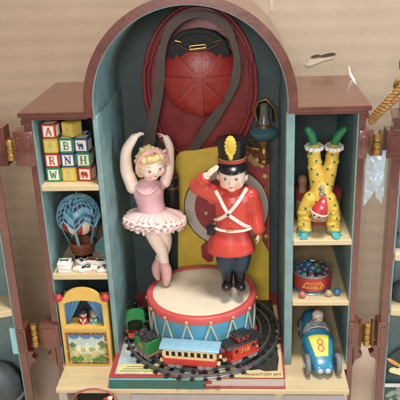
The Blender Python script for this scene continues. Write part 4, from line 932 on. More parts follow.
# dark lacquer bottle behind the ballerina
bl = thing('lacquer_bottle', 'dark lacquered bottle with brown knob and gold bands behind the ballerina', 'bottle', at(173, 215, .95))
c0 = at(173, 215, .95); A = lambda v: at(173, v, .95).z-c0.z
part('body', lambda b: lathe(b, [(0, A(215)), (.085, A(215)), (.09, A(190)), (.085, A(188)), (.088, A(184)), (.088, A(178)), (.075, A(175.5)), (0, A(175))], c0, 32), mat('lacquer', '23201f', .3, .1, 10), bl, 50)
part('knob', lambda b: lathe(b, [(.07, A(175.5)), (.075, A(172)), (.062, A(168)), (.035, A(165.5)), (.025, A(160)), (.02, A(152)), (0, A(151))], c0, 28), mat('knob_brown', '5c4335', .35, .15, 10), bl, 50)
for gv in ((177, 176.5, 175, 174.8), (188, 187, 185.5, 185)): part('gold_band', lambda b: lathe(b, [(.086, A(gv[0])), (.094, A(gv[1])), (.094, A(gv[2])), (.084, A(gv[3]))], c0, 32), mat('scroll_gold', ''), bl, 50)

# ================================================================ LEFT COMPARTMENTS
# alphabet blocks
BS = .158
CB = {'red': 'b8322c', 'green': '1f8a57', 'blue': '1f4a86', 'yellow': 'd0b23e'}
YB0 = .19
def zrow(k): return -.791+BS*k
def block(col, ch, u, v, row, label, rotz=0, yoff=0, face='efe6d4', tilt=0):
    c = at(u, v, YB0-BS/2+yoff); c = Vector((c.x, YB0+yoff, zrow(row)+BS/2+.001*row))
    t = thing('toy_block', label, 'toy block', c-Vector((0, 0, BS/2)), 'alphabet blocks stacked on the upper left shelf')
    R_ = Rz(rotz) @ Ry(tilt); T = Matrix.Translation(c) @ R_.to_4x4(); h = BS/2-.002
    edge = mat('block_'+col, CB[col], .42, .08, 9, .1, 40); fm = mat('face_'+face, face, .5, .06, 12, .1, 50)
    bm = NB(); box(bm, (0, 0, 0), (2*h,)*3, None, .010); bmesh.ops.transform(bm, matrix=T, verts=bm.verts); obj('wood_body', bm, edge, t)
    def faceplate(b, nx, ny, nz):
        n_ = Vector((nx, ny, nz)); up = Vector((0, 0, 1)) if nz == 0 else Vector((0, 1, 0)); x = up.cross(n_)
        m = frame3(n_*(h-.003), x, up); poly2(b, m, [(-h*.74, -h*.74), (h*.74, -h*.74), (h*.74, h*.74), (-h*.74, h*.74)], .0042)
    bm = NB(); [faceplate(bm, *n) for n in ((0, -1, 0), (1, 0, 0), (-1, 0, 0), (0, 0, 1))]; bmesh.ops.transform(bm, matrix=T, verts=bm.verts); obj('pale_face', bm, fm, t)
    m = T @ frame3((0, -h-.0015, 0), (1, 0, 0), (0, 0, 1)); bm = NB()
    if ch in GL: glyph(bm, ch, m, h*1.12, h*(1.05 if ch in 'WNH' else .95))
    elif ch == 'camel':
        poly2(bm, m, [(x*h*.062, y*h*.062) for x, y in [(-9.5, 5), (-8, 6.5), (-6, 6), (-5.5, 3), (-4, 1), (-3.5, 2.5), (-2, 6), (-.5, 4), (.5, 3), (2, 5.5), (3.8, 4), (5, 1.5), (5.6, -1), (5, -3), (5.4, -9.5), (4.2, -9.5), (3.6, -3.4), (3, -9.5), (1.8, -9.5), (1.8, -3.2), (-1.8, -3), (-1.6, -9.5), (-2.8, -9.5), (-3, -4), (-4.2, -9.5), (-5.3, -9.5), (-4.4, -3), (-6, -1.6), (-7.6, 1.5), (-7.8, 4), (-9.5, 3.8)]])
    elif ch == 'elephant':
        poly2(bm, m, [(x*h*.064, y*h*.064) for x, y in [(-9, -8), (-8, -8), (-7.6, -4), (-6.8, 0), (-6, 0), (-5.2, -2.5), (-5.2, -8), (-2.4, -8), (-2.2, -3), (2, -3), (2.2, -8), (5, -8), (5.4, -2), (6.6, -5), (7.4, -4.6), (6.8, 1), (5.6, 5), (1, 6.2), (-2, 5.2), (-4, 6.6), (-7.4, 5.6), (-9, 2)]])
    elif ch == 'tree':
        poly2(bm, m, [(x*h*.06, y*h*.06) for x, y in [(-1, -8), (1, -8), (1, -4), (6, -4), (2.6, 0), (4.6, 0), (1.6, 4), (3, 4), (0, 9), (-3, 4), (-1.6, 4), (-4.6, 0), (-2.6, 0), (-6, -4), (-1, -4)]])
    if ch: obj('painted_figure', bm, mat('letter_'+col, {'yellow': 'cbb85c'}.get(col, CB[col]), .45), t)
    else: bm.free()
    return t
YF = 'd8c765'
block('green', 'W', 53.8, 178, 0, 'green edged block with a green letter W, bottom left of the block stack')
block('yellow', 'S', 69.5, 178, 0, 'yellow block with a faint letter S between the W block and the elephant block', face=YF, rotz=-2)
block('red', 'elephant', 86, 178, 0, 'red edged block with a red elephant, bottom right of the block stack', rotz=-7)
block('red', 'R', 52, 162, 1, 'red edged block with a red letter R on top of the W block')
block('blue', 'N', 67.8, 162, 1, 'blue edged block with a dark blue letter N in the block stack', rotz=1)
block('green', 'H', 83.5, 162, 1, 'green edged block with a green letter H above the elephant block')
block('yellow', 'tree', 50.5, 147, 2, 'plain yellow block with a faint figure directly under the A block', face=YF)
block('green', 'B', 66, 147, 2, 'green edged block with a green letter B beside the camel block')
block('blue', 'camel', 81.5, 147, 2, 'blue edged block with a dark blue camel on top of the H block', rotz=-4)
block('red', 'A', 48.8, 131, 3, 'red edged block with a red letter A, top left of the block stack', rotz=-4)
block('yellow', 'tree', 70, 130, 3, 'turned yellow block standing edge forward on top of the B block', rotz=-28, yoff=.035, face=YF)
for i, (u, r_) in enumerate(((66, 2), (82, 2), (84, 1))):   # second rank behind, tops just visible
    block(('green', 'blue', 'green')[i], 'tree', u, 150, r_, ('rear green block just behind the B block', 'rear blue block just behind the camel block', 'rear green block just behind the H block')[i], yoff=BS+.01, rotz=-3)

# hot air balloon
yq = .42; bc = at(78.5, 215, yq); br = px(bc)*20.5
bln = thing('hot_air_balloon', 'toy hot air balloon under blue netting with red and white stripes and a wicker basket', 'toy balloon', (bc.x, bc.y, -1.83))
prof = []
for i in range(25):
    t = i/24; ph = PI*t*.80; r = math.sin(ph)*br*(1 if t < .6 else 1); z = math.cos(ph)*br*1.02
    prof.append((max(r, 0), z))
nst = 16
bm = NB()
b_ = bmesh.new(); n = 64; rings = []
for r, z in prof: rings.append([b_.verts.new((r*math.cos(2*PI*i/n), r*math.sin(2*PI*i/n), z)) for i in range(n)] if r > 1e-5 else [b_.verts.new((0, 0, z))])
for x, y in zip(rings, rings[1:]):
    for i in range(n):
        j = (i+1) % n; f_ = b_.faces.new((x[0], y[j], y[i])) if len(x) == 1 else b_.faces.new((x[i], x[j], y[j], y[i])); f_.material_index = (i*nst//n) % 2
me = bpy.data.meshes.new('t'); b_.transform(Matrix.Translation(bc)); b_.to_mesh(me); b_.free(); bm.from_mesh(me)
obj('envelope', bm, [mat('balloon_red', 'a8302c', .35, .08, 6), mat('balloon_white', 'ddd6c6', .4, .05, 6)], bln, 60)
def sph(th, ph, k=1.0): return bc+Vector((math.sin(ph)*math.cos(th)*br*k, math.sin(ph)*math.sin(th)*br*k, math.cos(ph)*br*1.02*k))
# netting mantle: blue cover down to a zig-zag hem, with raised lighter net lines
nz = 8
def hem(th): 
    q = ((th+PI/2)/(2*PI/6)) % 1; return 1.55+.50*(1-abs(2*q-1)) if False else 1.52+.50*abs(2*q-1)**1.2
b_ = bmesh.new(); n = 96; m = 14; rings = []
for j in range(m+1): rings.append([b_.verts.new(sph(2*PI*i/n, max(.01, hem(2*PI*i/n)*j/m), 1.025)) for i in range(n)])
mi_ = []
for j, (x, y) in enumerate(zip(rings, rings[1:])):
    for i in range(n):
        f_ = b_.faces.new((x[i], x[(i+1) % n], y[(i+1) % n], y[i]))
        f_.material_index = random.Random((i//4)*31+(j//2)*7).choice((0, 0, 1, 1, 2, 3))
bm = NB(); me = bpy.data.meshes.new('t'); b_.to_mesh(me); b_.free(); bm.from_mesh(me)
obj('cover', bm, [mat('cover_blue', '3e7fa6', .3, .15, 10), mat('cover_navy', '2c3f5e', .35, .15, 10), mat('cover_violet', '5d4a6a', .35, .15, 10), mat('cover_sky', '7fb5cf', .3, .15, 10)], bln, 60)
NET = mat('net_blue', '82bcd2', .35, .08, 10)
def f(b):
    for k in range(24):
        th = 2*PI*(k+.0)/24; tube(b, [sph(th, max(.02, hem(th)*t/10), 1.04) for t in range(11)], .0055, 6)
    for j in range(1, 8): tube(b, [sph(2*PI*i/96, hem(2*PI*i/96)*j/7, 1.04) for i in range(96)], .0055 if j < 7 else .012, 6, True)
part('net', f, NET, bln, 60)
bk_c = at(82.5, 246, yq); BK = 1.22
bsk = part('basket', lambda b: lathe(b, [(0, -.085), (.085*BK, -.085), (.10*BK, -.06), (.118*BK, .05), (.112*BK, .078), (.098*BK, .075), (.10*BK, .04), (.08*BK, -.06), (0, -.065)], bk_c, 48, None, 0, lambda t, z: .004*math.sin(t*2*PI*20)*(1 if int(z*60) % 2 else -1)), mat('wicker', '8a4f30', .6, .25, 26, .8, 60), bln, 60)
part('basket_rim', lambda b: [tube(b, [bk_c+Vector((math.cos(2*PI*i/48)*r*BK, math.sin(2*PI*i/48)*r*BK, z+.004*math.sin(i*2.6))) for i in range(48)], .011, 6, True) for r, z in ((.113, .07), (.112, .03), (.105, -.01), (.098, -.05))], mat('wicker', ''), bsk, 60)
for k in range(6):
    th = -PI/2+2*PI*k/6
    part('rope', lambda b: ribbon(b, [sph(th, 2.02, 1.03), bk_c+Vector((math.cos(th)*.140, math.sin(th)*.140, .06))], .030, .007, (math.cos(th), math.sin(th), 0)), mat('rope_blue', '6fa5b5', .45), bln)
part('stand', lambda b: (lathe(b, [(0, 0), (.1, 0), (.1, .012), (.014, .02), (.012, .10), (0, .10)], (bk_c.x, bk_c.y, -1.83), 24)), BLACK(), bln, 50)
part('hanging_cord', lambda b: tube(b, [bc+Vector((0, 0, br)), bc+Vector((.005, 0, br+.06))], .007, 6), mat('cord_tan', 'a9906a', .6), bln)
pn = obj('pennant', (lambda b: (poly2(b, frame3(at(93, 250, .5), (1, 0, 0), (0, 0, 1)), [(-.02, .02), (.16, .21), (.17, .0), (.19, -.10)], .012), b)[1])(NB()), mat('pennant_teal', '5f8d90', .5), origin=at(96, 245, .5))
tag(pn, 'dull teal triangular pennant leaning beside the balloon basket', 'pennant')
# small white cards in stacks on the balloon shelf
CW = mat('card_white', 'e6e3dc', .4, .04, 10, .08, 40)
def card(u, v, z0, rz, label, mark, sx=.135, sy=.115, grp='white playing tiles lying on the balloon shelf'):
    p = atz(u, v, zt); p.z = z0; t = thing('playing_tile', label, 'tile', (p.x, p.y, z0), grp)
    bm = NB(); box(bm, (p.x, p.y, z0+.020), (sx, sy, .040), Rz(rz), .007); obj('tile_body', bm, CW, t, 40)
    T = Matrix.Translation((p.x, p.y, z0+.0405)) @ Rz(rz).to_4x4(); rn = random.Random(int(u*7+v)); bm = NB()
    if mark == 'dog': poly2(bm, T, [(x*.008, y*.0065) for x, y in [(-6, -4), (-4.5, -4), (-4, -1), (3, -1), (3.5, -4), (5, -4), (5, 2), (6.5, 5), (5, 6), (3, 4), (-3, 3), (-6, 6), (-7, 4), (-5.5, 1)]], .002)
    elif mark == 'bird': poly2(bm, T, [(x*.007, y*.007) for x, y in [(-7, 0), (-3, -3), (2, -4), (7, -6), (4, -1), (6, 3), (1, 2), (-2, 5), (-5, 3)]], .002)
    elif mark == 'dots': [poly2(bm, T, circ(x*.035, y*.03, .010, None, 10), .002) for x in (-1, 1) for y in (-1, 0, 1)]
    elif mark == 'band': poly2(bm, T, [(-sx*.36, -sy*.3), (sx*.36, -sy*.3), (sx*.36, sy*.3), (-sx*.36, sy*.3)], .002)
    if len(bm.faces): obj('picture', bm, mat('tile_red', '7d3a35', .5, .2, 20) if mark == 'band' else mat('tile_ink', '3c4148', .5, .2, 20), t)
    else: bm.free()
    return t
zt = -1.8325
card(65.8, 270.5, zt+.001, 3, 'lowest white tile of the square stack at the left end of the balloon shelf', '', .14, .14)
card(66.2, 270.6, zt+.042, -2, 'middle white tile of the square stack at the left end of the balloon shelf', '', .14, .14)
card(65.6, 270.4, zt+.083, 2, 'top white tile with a dark animal drawing on the left stack', 'dog', .14, .14)
card(80, 270.5, zt+.001, -20, 'white tile lying flat at front of the balloon shelf between the stacks', '', .13, .10)
card(82.5, 266.5, zt+.042, -38, 'tilted white tile with a dark bird drawing beside the left stack', 'bird', .13, .09)
card(86.5, 270, zt+.001, 8, 'white tile with a dark blot at front centre of the balloon shelf', 'bird', .11, .09)
card(92, 265.5, zt+.042, -12, 'white tile with a dull red picture on the right hand pile', 'band', .14, .10)
card(96, 268.5, zt+.001, -8, 'white tile under the dull red one on the right hand pile', '', .15, .12)
card(102, 271, zt+.001, 12, 'white tile with dots at the right front end of the balloon shelf', 'dots', .11, .08)
card(101, 266.5, zt+.042, 18, 'white tile with a bird drawing at the right end of the balloon shelf', 'bird', .12, .09)

# puppet theatre
BL, BRt = atz(66.3, 366, ZB), atz(113, 365.5, ZB)
yt = BL.y; th_ = thing('puppet_theatre', 'yellow toy puppet theatre with two puppets, blue curtains and a painted meadow panel', 'puppet theatre', ((BL.x+BRt.x)/2, yt, ZB))
tx0, tx1 = BL.x, BRt.x; cxm = (tx0+tx1)/2; TW = tx1-tx0
def TZ(v): return at(86, v, yt).z
def TX(u, v): return at(u, v, yt).x
zt0, zt1, ztop = ZB+.004, TZ(299), TZ(288.5)
YEL = mat('theatre_yellow', 'dcb557', .4, .06, 6, .08, 30)
outer = [(tx0, zt0), (tx1, zt0), (tx1, zt1-.02), (tx1-.01, zt1+.0)]+[(cxm+math.cos(t)*(TW/2-.07), zt1-.0+math.sin(t)*(ztop-zt1)) for t in [PI*i/16 for i in range(17)]]+[(tx0+.01, zt1+.0), (tx0, zt1-.02)]
zo0, zo1 = TZ(327), TZ(303)
def win(): return [(tx0+.055, zo0), (tx1-.055, zo0), (tx1-.055, zo1-.03)]+[(cxm+math.cos(t)*(TW/2-.055), zo1-.03+math.sin(t)*.06) for t in [PI*i/12 for i in range(1, 12)]]+[(tx0+.055, zo1-.03)]
def framed(b, o_, i_, y0, y1):
    # ring between outline o_ and hole i_ resampled by angle
    cx = cxm; cz = (zo0+zo1)/2; N = 96
    def hit(poly, t):
        d = Vector((math.cos(t), math.sin(t))); best = None
        for p, q in zip(poly, poly[1:]+poly[:1]):
            p_, q_ = Vector(p)-Vector((cx, cz)), Vector(q)-Vector((cx, cz)); e = q_-p_; den = d.x*e.y-d.y*e.x
            if abs(den) < 1e-9: continue
            s = (p_.x*e.y-p_.y*e.x)/den; u = (p_.x*d.y-p_.y*d.x)/den
            if s > 0 and -1e-6 <= u <= 1+1e-6 and (best is None or s < best): best = s
        return (cx+d.x*best, cz+d.y*best)
    angs = sorted(set([round(2*PI*k/N, 6) for k in range(N)]+[round(math.atan2(p[1]-cz, p[0]-cx) % (2*PI), 6) for p in o_+i_]))
    bb = bmesh.new(); O = [hit(o_, t) for t in angs]; I = [hit(i_, t) for t in angs]; n = len(angs)
    R4 = [[bb.verts.new((p[0], y, p[1])) for p in P_] for P_, y in ((O, y0), (O, y1), (I, y1), (I, y0))]
    for k in range(4):
        A_, B2 = R4[k], R4[(k+1) % 4]
        for i in range(n): bb.faces.new((A_[i], A_[(i+1) % n], B2[(i+1) % n], B2[i]))
    add(b, bb)
part('front_board', lambda b: framed(b, outer, win(), yt, yt+.04), YEL, th_)
part('side_board', lambda b: (bx(b, tx0-.0, tx0+.03, yt+.041, yt+.30, zt0, zt1-.06, .004), bx(b, tx1-.03, tx1, yt+.041, yt+.30, zt0, zt1-.06, .004), bx(b, tx0+.031, tx1-.031, yt+.28, yt+.30, zt0, zt1-.08)), YEL, th_)
part('stage_floor', lambda b: bx(b, tx0+.03, tx1-.03, yt-.012, yt+.28, zo0-.03, zo0+.004, .004), YEL, th_)
part('stage_backdrop', lambda b: bx(b, tx0+.032, tx1-.032, yt+.20, yt+.21, zo0, zt1-.08), mat('stage_dark', '202a3a', .7), th_)
for s, x in ((1, tx0+.012), (-1, tx1-.012)):
    part('red_knob', lambda b: ell(b, (x, yt-.004, zt1+.018), .048), mat('knob_red', 'bb3038', .35), th_, 60)
def f(b, s):
    xs = tx0+.045 if s > 0 else tx1-.045
    bb = bmesh.new(); rows = []
    for j in range(13):
        t = j/12; z = zo1+.03-(zo1+.03-zo0-.006)*t; wd_ = .165*(1-t)**1.5+.045+.02*math.sin(t*PI)
        rows.append([(xs+s*wd_*i/18, yt+.055-.012*math.sin(i*1.4), z) for i in range(19)])
    V = [[bb.verts.new(p) for p in r] for r in rows]; V2 = [[bb.verts.new((p[0], p[1]+.012, p[2])) for p in r] for r in rows]
    for j in range(12):
        for i in range(18): bb.faces.new((V[j][i], V[j][i+1], V[j+1][i+1], V[j+1][i])); bb.faces.new((V2[j][i], V2[j+1][i], V2[j+1][i+1], V2[j][i+1]))
    for j in range(12): bb.faces.new((V[j][18], V2[j][18], V2[j+1][18], V[j+1][18]))
    add(b, bb)
part('curtain', lambda b: f(b, 1), mat('curtain_blue', '5b95bd', .6, .1, 10), th_, 60); part('curtain', lambda b: f(b, -1), mat('curtain_blue', ''), th_, 60)
# painted panel
pz0, pz1 = TZ(363.5), TZ(332.5); px0, px1 = tx0+.035, tx1-.035; pw, ph = px1-px0, pz1-pz0
fp = frame3(((px0+px1)/2, yt-.001, (pz0+pz1)/2), (1, 0, 0), (0, 0, 1))
pan = part('picture_border', lambda b: poly2(b, fp, [(-pw/2, -ph/2), (pw/2, -ph/2), (pw/2, ph/2), (-pw/2, ph/2)], .006), mat('border_speckle', '7d5232', .5, .2, 30, speck=('c79a5a', 26, .52)), th_)
iw, ih = pw/2-.032, ph/2-.026
rect = lambda x0, x1, y0, y1: [(x0, y0), (x1, y0), (x1, y1), (x0, y1)]
part('painted_sky', lambda b: poly2(b, fp, rect(-iw, iw, -.02, ih), .009), mat('picture_sky', 'b9cdc6', .5, .10, 8), th_)
part('painted_meadow', lambda b: poly2(b, fp, [(-iw, -ih), (iw, -ih), (iw, .02), (iw*.6, .035), (iw*.2, .01), (-iw*.3, .03), (-iw*.7, .005), (-iw, .03)], .0105), mat('picture_green', 'a3b366', .5, .18, 9, speck=('d6cf92', 7, .5)), th_)
part('painted_path', lambda b: poly2(b, fp, [(-iw*.9, -.03), (-.02, -.045), (iw*.9, -.02), (iw*.95, -.06), (.05, -.085), (-iw*.8, -.065)], .0115), mat('picture_path', 'cfc79a', .5, .1, 12), th_)
for BX in ((-iw+.05, -ih+.04, .05), (-iw+.12, -ih+.05, .04), (iw-.05, -ih+.05, .06), (iw-.13, -ih+.03, .035), (-iw+.04, .05, .04), (iw-.03, .06, .05)):
    x, y, r = BX; zb_ = .0116+.0006*(x*7 % 2 if 0 else int(abs(x*100+y*10)) % 4)
    part('painted_bush', lambda b: poly2(b, fp, [(max(-iw, min(iw, x+math.cos(t)*r*(1+.2*math.sin(5*t)))), max(-ih, y+math.sin(t)*r*.8*(1+.2*math.cos(4*t)))) for t in [2*PI*i/24 for i in range(24)]], zb_), mat('picture_bush', '5f8340', .5, .25, 24), th_)
def f(b):
    for sx in (-1, 0, 1): poly2(b, fp, [(sx*iw*.66-iw*.33, ih)]+[(sx*iw*.66+math.cos(t)*iw*.33, ih+math.sin(t)*.05) for t in [PI+PI*i/10 for i in range(1, 10)]]+[(sx*iw*.66+iw*.33, ih)], .0135)
part('painted_swag', f, mat('picture_blue', '4f78a8', .5, .15, 20), th_)
def pierrot(b, x, y, s):
    poly2(b, fp, [(x+a_*s, y+b2*s) for a_, b2 in [(-3, -6), (-1.2, -6), (-.3, -3), (.4, -3), (1.4, -6), (3.2, -6), (2, -1), (2.4, 1), (5, 3.4), (4.4, 4.6), (1.6, 3.2), (-1.6, 3.2), (-4.6, 1.2), (-4.4, 0), (-2.2, .6), (-2, -1)]], .0148)
    poly2(b, fp, circ(x, y+s*4.8, s*1.7, s*1.8, 14), .0152); poly2(b, fp, [(x-s*1.5, y+s*6), (x+s*1.5, y+s*6), (x+s*.3, y+s*9)], .0156)
for x, y, s in ((0.0, .0, .0105), (-.10, -.01, .0085), (.115, .01, .0085)):
    part('painted_pierrot', lambda b: pierrot(b, x, y, s), mat('picture_cream', 'e6dfc6', .5, .12, 20), th_)
# puppets
def puppet(u, v, col, hat, label, dy):
    c = at(u, v, yt+.10+dy); t = thing('puppet', label, 'puppet', (c.x, c.y, zo0+.004), 'puppets on the little theatre stage')
    sk = mat('puppet_skin', 'e0bfa5', .4, .05, 8)
    obj('body', blob([('s', c, (.044, .042, .048)), ('s', c+Vector((0, -.042, -.004)), (.008, .01, .008)), ('c', [c-Vector((0, 0, .045)), c-Vector((0, 0, .10)), Vector((c.x, c.y, zo0+.03))], [.02, .03, .03])], .005, 2), sk, t)
    part('robe', lambda b: (lathe(b, [(0, 0), (.062, 0), (.058, .03), (.035, c.z-.045-zo0), (0, c.z-.04-zo0)], (c.x, c.y, zo0+.004), 24), cyl(b, c+Vector((-.05, -.02, -.10)), c+Vector((-.015, -.02, -.055)), .014), cyl(b, c+Vector((.05, -.02, -.10)), c+Vector((.015, -.02, -.055)), .014)), mat('robe_'+col, col, .5), t, 50)
    part('cap', lambda b: lathe(b, [(.046, .0), (.046, .022), (.030, .042), (0, .05)], c+Vector((0, .006, .008)), 20), mat('cap_'+hat, hat, .5), t, 60)
    for s in (-1, 1): part('eye', lambda b: ell(b, c+Vector((s*.017, -.0385, .004)), (.007, .005, .009), None, 10), BLACK(), t, 60)
    part('mouth', lambda b: ell(b, c+Vector((0, -.040, -.019)), (.012, .004, .004), None, 10), mat('lip_b5423c', 'b5423c'), t, 60)
    part('collar', lambda b: (ribbon(b, [c+Vector((-.034, -.038, -.045)), c+Vector((0, -.060, -.10))], .014, .005), ribbon(b, [c+Vector((.034, -.038, -.045)), c+Vector((0, -.060, -.10))], .014, .006)), WB, t)
puppet(83.3, 313.6, 'a02f31', '26222a', 'puppet in a red robe with white sash, left on the little stage', 0)
puppet(93.8, 314, '5a9a98', '8f8a78', 'puppet in a teal robe, right on the little stage beside the red one', .01)

# ================================================================ RIGHT COMPARTMENTS
ZR1, ZR2 = -1.446, -2.187
# clown doing a handstand
yc = .17; a = lambda u, v, dy=0: at(u, v, yc+dy)
cw = thing('clown', 'clown figurine in yellow green dotted suit doing a handstand on the upper right shelf', 'figurine', (a(319, 236).x, yc, ZR1))
YS = mat('clown_yellow', 'd9b443', .4, .08, 7, .08, 30)
hips, chest = a(321.5, 187, .05), a(319.5, 202, .02)
Lf, Rf = [a(318, 185, .05), a(315, 166, .03), a(314, 148, .05)], [a(325.5, 185, .05), a(330.5, 166, .03), a(334, 148, .05)]
La, Ra = [a(311, 199), a(304.5, 211), a(304.5, 228, -.01)], [a(328, 199), a(333, 211), a(333.5, 228, -.01)]
hc = a(317.5, 213.5, -.09); hr = (.060, .062, .066)
hR = Rx(180) @ Rz(0) @ Rx(12)
P = headprims(hc, Ry(180) @ Rx(14), hr)+[('c', [hips, a(320.5, 195, .03), chest], [.09, .095, .095]), ('c', [chest, hc], [.06, .04]), ('c', Lf, [.06, .05, .03]), ('c', Rf, [.06, .05, .03]), ('c', La, [.06, .045, .03]), ('c', Ra, [.06, .045, .03])]
body = obj('body', blob(P, .006, 2), mat('clown_white', 'e8dccb', .4), cw)
P = [('c', [hips, a(320.5, 195, .03), chest, a(319, 206, .0)], [.115, .125, .13, .10]), ('c', Lf, [.088, .074, .060]), ('c', Rf, [.088, .074, .060]), ('c', La, [.086, .070, .074]), ('c', Ra, [.086, .070, .074])]
for L3 in (Lf, Rf, La, Ra):
    for k in range(7):
        t = k/6; p = L3[0].lerp(L3[1], min(1, 2*t)) if t < .5 else L3[1].lerp(L3[2], 2*t-1); P.append(('s', p+Vector((.010*(-1)**k, -.008, 0)), (.074, .074, .030), Ry(14*(-1)**k)))
suit = obj('suit', blob(P, .0075, 6), YS, cw)
rn = random.Random(11); sb = BVHTree.FromPolygons([v.co+rootloc(suit) for v in suit.data.vertices], [p.vertices[:] for p in suit.data.polygons])
if 1:
    for (u, v) in [(311, 153), (316, 160), (311, 168), (317, 173), (332, 154), (334, 161), (327, 168), (332, 174), (322, 188), (313, 181), (327, 183), (319, 187), (332, 186), (309, 193), (315, 199), (329, 196), (334, 203), (305, 206), (309, 215), (303, 221), (330, 211), (336, 216), (332, 223), (324, 192)]:
        p = a(u, v); h = sb.ray_cast(Vector((p.x, p.y-1.5, p.z)), Vector((0, 1, 0)))
        if h[0]: part('green_dot', lambda b: lathe(b, [(0, .003), (.013, .002), (.014, -.001)], h[0], 12, basis(h[1], Vector((0, 0, 1)))), mat('dot_green', '1f6a44', .45), suit, 60)
for L3, s in ((Lf, -1), (Rf, 1)):
    e = L3[2]
    part('ruff', lambda b: lathe(b, [(.03, -.012), (.088, -.022), (.098, 0), (.088, .022), (.03, .014)], e+Vector((0, -.005, .012)), 60, Rx(8), 0, lambda t, z: .008*math.sin(t*2*PI*11)), mat('ruff_white', 'dcd8cf', .5), cw, 60)
    sh = obj('shoe', blob([('c', [e+Vector((0, 0, .02)), e+Vector((s*.015, -.01, .09)), e+Vector((s*.035, -.04, .15)), e+Vector((s*.07, -.09, .215))], [.036, .044, .046, .038]), ('s', e+Vector((s*.08, -.10, .23)), (.036, .045, .034))], .006, 3), mat('shoe_green', '1d7a4d', .35), cw)
for L3, s in ((La, -1), (Ra, 1)):
    w_ = L3[2]; hp_ = Vector((w_.x, w_.y-.03, ZR1+.035))
    P = [('c', [w_, hp_], [.045, .04])]+hand_prims(hp_+Vector((0, .02, -.002)), (s*.15, -1, -.12), (0, 0, -1), .125, .15, -s)
    hb = obj('cyan_glove', blob(P, .0055, 2), mat('glove_cyan', '3ea0a8', .4), cw)
    part('cuff', lambda b: lathe(b, [(.03, -.01), (.078, -.016), (.084, 0), (.078, .012), (.03, .01)], w_-Vector((0, 0, .015)), 40, None, 0, lambda t, z: .004*math.sin(t*2*PI*9)), mat('cuff_teal', '5a8f7a', .4), cw, 60)
# head details: face below the hat, upside down
dn_ = (a(325.5, 196.5, -.14)-hc)
def hatf(b):
    tip = a(325, 196.5, -.12); base = a(319, 212, -.115); d = tip-base
    lathe(b, [(0, -.006), (.088, -.006), (.090, .008), (.066, d.length*.45), (.03, d.length*.85), (.014, d.length), (0, d.length+.01)], base, 36, basis(d))
ht = part('cone_hat', hatf, mat('hat_red', 'c8322f', .4), cw, 60)
def f(b):
    tip = a(325, 196.5, -.12); base = a(319, 212, -.115); d = (tip-base).normalized(); B = basis(d)
    lathe(b, [(.088, -.012), (.096, -.004), (.095, .006), (.086, .010)], base, 40, B)
part('hat_band', f, mat('hat_white', 'e8e0da', .5), ht, 60)
part('pompon', lambda b: [ell(b, a(u, v, -.205+k*.0), .019, None, 12) for k, (u, v) in enumerate(((323.2, 202), (321.5, 208)))], mat('pompon_lilac', 'b9a7c4', .6), ht, 60)
for s in (-1, 1):
    part('eye', lambda b: ell(b, a(317+s*2.8, 216.3+s*.9, -.155), (.009, .006, .012), None, 10), BLACK(), cw, 60)
part('nose', lambda b: ell(b, a(318, 218.2, -.17), .012, None, 12), mat('nose_red', 'c23a38', .3), cw, 60)
part('mouth', lambda b: tube(b, smoothpath([a(314.5, 218.5, -.15), a(317.5, 220.8, -.16), a(321, 220.2, -.15)], 4), .005, 6), mat('nose_red', ''), cw, 60)
part('hair_tuft', lambda b: [ell(b, a(u, v, -.10), (.024, .03, .028), None, 12) for u, v in ((321.8, 187.5), (322.3, 191), (321.2, 194))], mat('tuft_grey', '9a958d', .7), cw, 60)
# canister behind the clown
cc = at(317, 226, .62); cc.z = ZR1
cn = thing('toy_canister', 'cream round canister with red rim bands behind the handstanding clown', 'canister', cc)
R_ = .245
part('body', lambda b: lathe(b, [(0, 0), (R_, 0), (R_, .30), (0, .30)], cc, 48), mat('canister_cream', 'dcc69a', .5, .1, 5), cn, 40)
part('red_band', lambda b: (lathe(b, [(R_-.01, .255), (R_+.02, .26), (R_+.022, .345), (R_, .355), (0, .358)], cc, 48), lathe(b, [(R_-.01, 0), (R_+.014, .002), (R_+.014, .04), (R_-.01, .045)], cc, 48)), mat('canister_red', 'b04443', .4, .1, 6), cn, 40)
pc = Vector((at(302.5, 186, .50).x, .50, ZR1+.357))
pg = thing('wooden_peg_doll', 'plain wooden peg with round head standing on the cream canister', 'peg doll', pc)
part('body', lambda b: lathe(b, [(0, 0), (.05, 0), (.055, .02), (.038, .07), (.05, .11), (.052, .15), (.035, .185), (0, .20)], pc, 28), mat('peg_wood', 'a4785a', .5, .12, 8), pg, 60)

# tin of marbles
tcn = at(311.3, 292, .33); tcn.z = ZR2; RT_ = px(tcn)*18.6; HTn = .235
tin = thing('marble_tin', 'round red tin with gold lettering filled with marbles on the right shelf', 'tin', tcn)
part('wall', lambda b: lathe(b, [(0, .004), (RT_-.02, .004), (RT_-.012, HTn-.01), (RT_-.004, HTn), (RT_+.004, HTn), (RT_+.006, HTn-.012), (RT_, HTn-.02), (RT_, .02), (RT_+.006, .012), (RT_+.004, 0), (0, 0)], tcn, 60), mat('tin_silver', 'a7a6a2', .3, .08, 10, metal=.6), tin, 40)
part('red_label', lambda b: lathe(b, [(RT_+.001, .055), (RT_+.004, .056), (RT_+.004, HTn-.035), (RT_+.001, HTn-.034)], tcn, 60), mat('tin_red', 'b5332a', .35, .08, 8), tin, 40)
part('blue_stripe', lambda b: lathe(b, [(RT_+.001, .032), (RT_+.004, .033), (RT_+.004, .046), (RT_+.001, .047)], tcn, 60), mat('tin_blue', '2f3f6b', .35), tin, 40)
def wrap(s, size, z, bold, sx=1):
    bm = NB(); textmesh(bm, s, size, .0012, frame3((0, 0, 0), (1, 0, 0), (0, 0, 1)), bold=bold, sx=sx)
    for v in bm.verts:
        t = v.co.x/RT_-PI/2-.0; r = RT_+.006-v.co.y; v.co = Vector((tcn.x+math.cos(t)*r, tcn.y+math.sin(t)*r, tcn.z+z+v.co.z))
    return bm
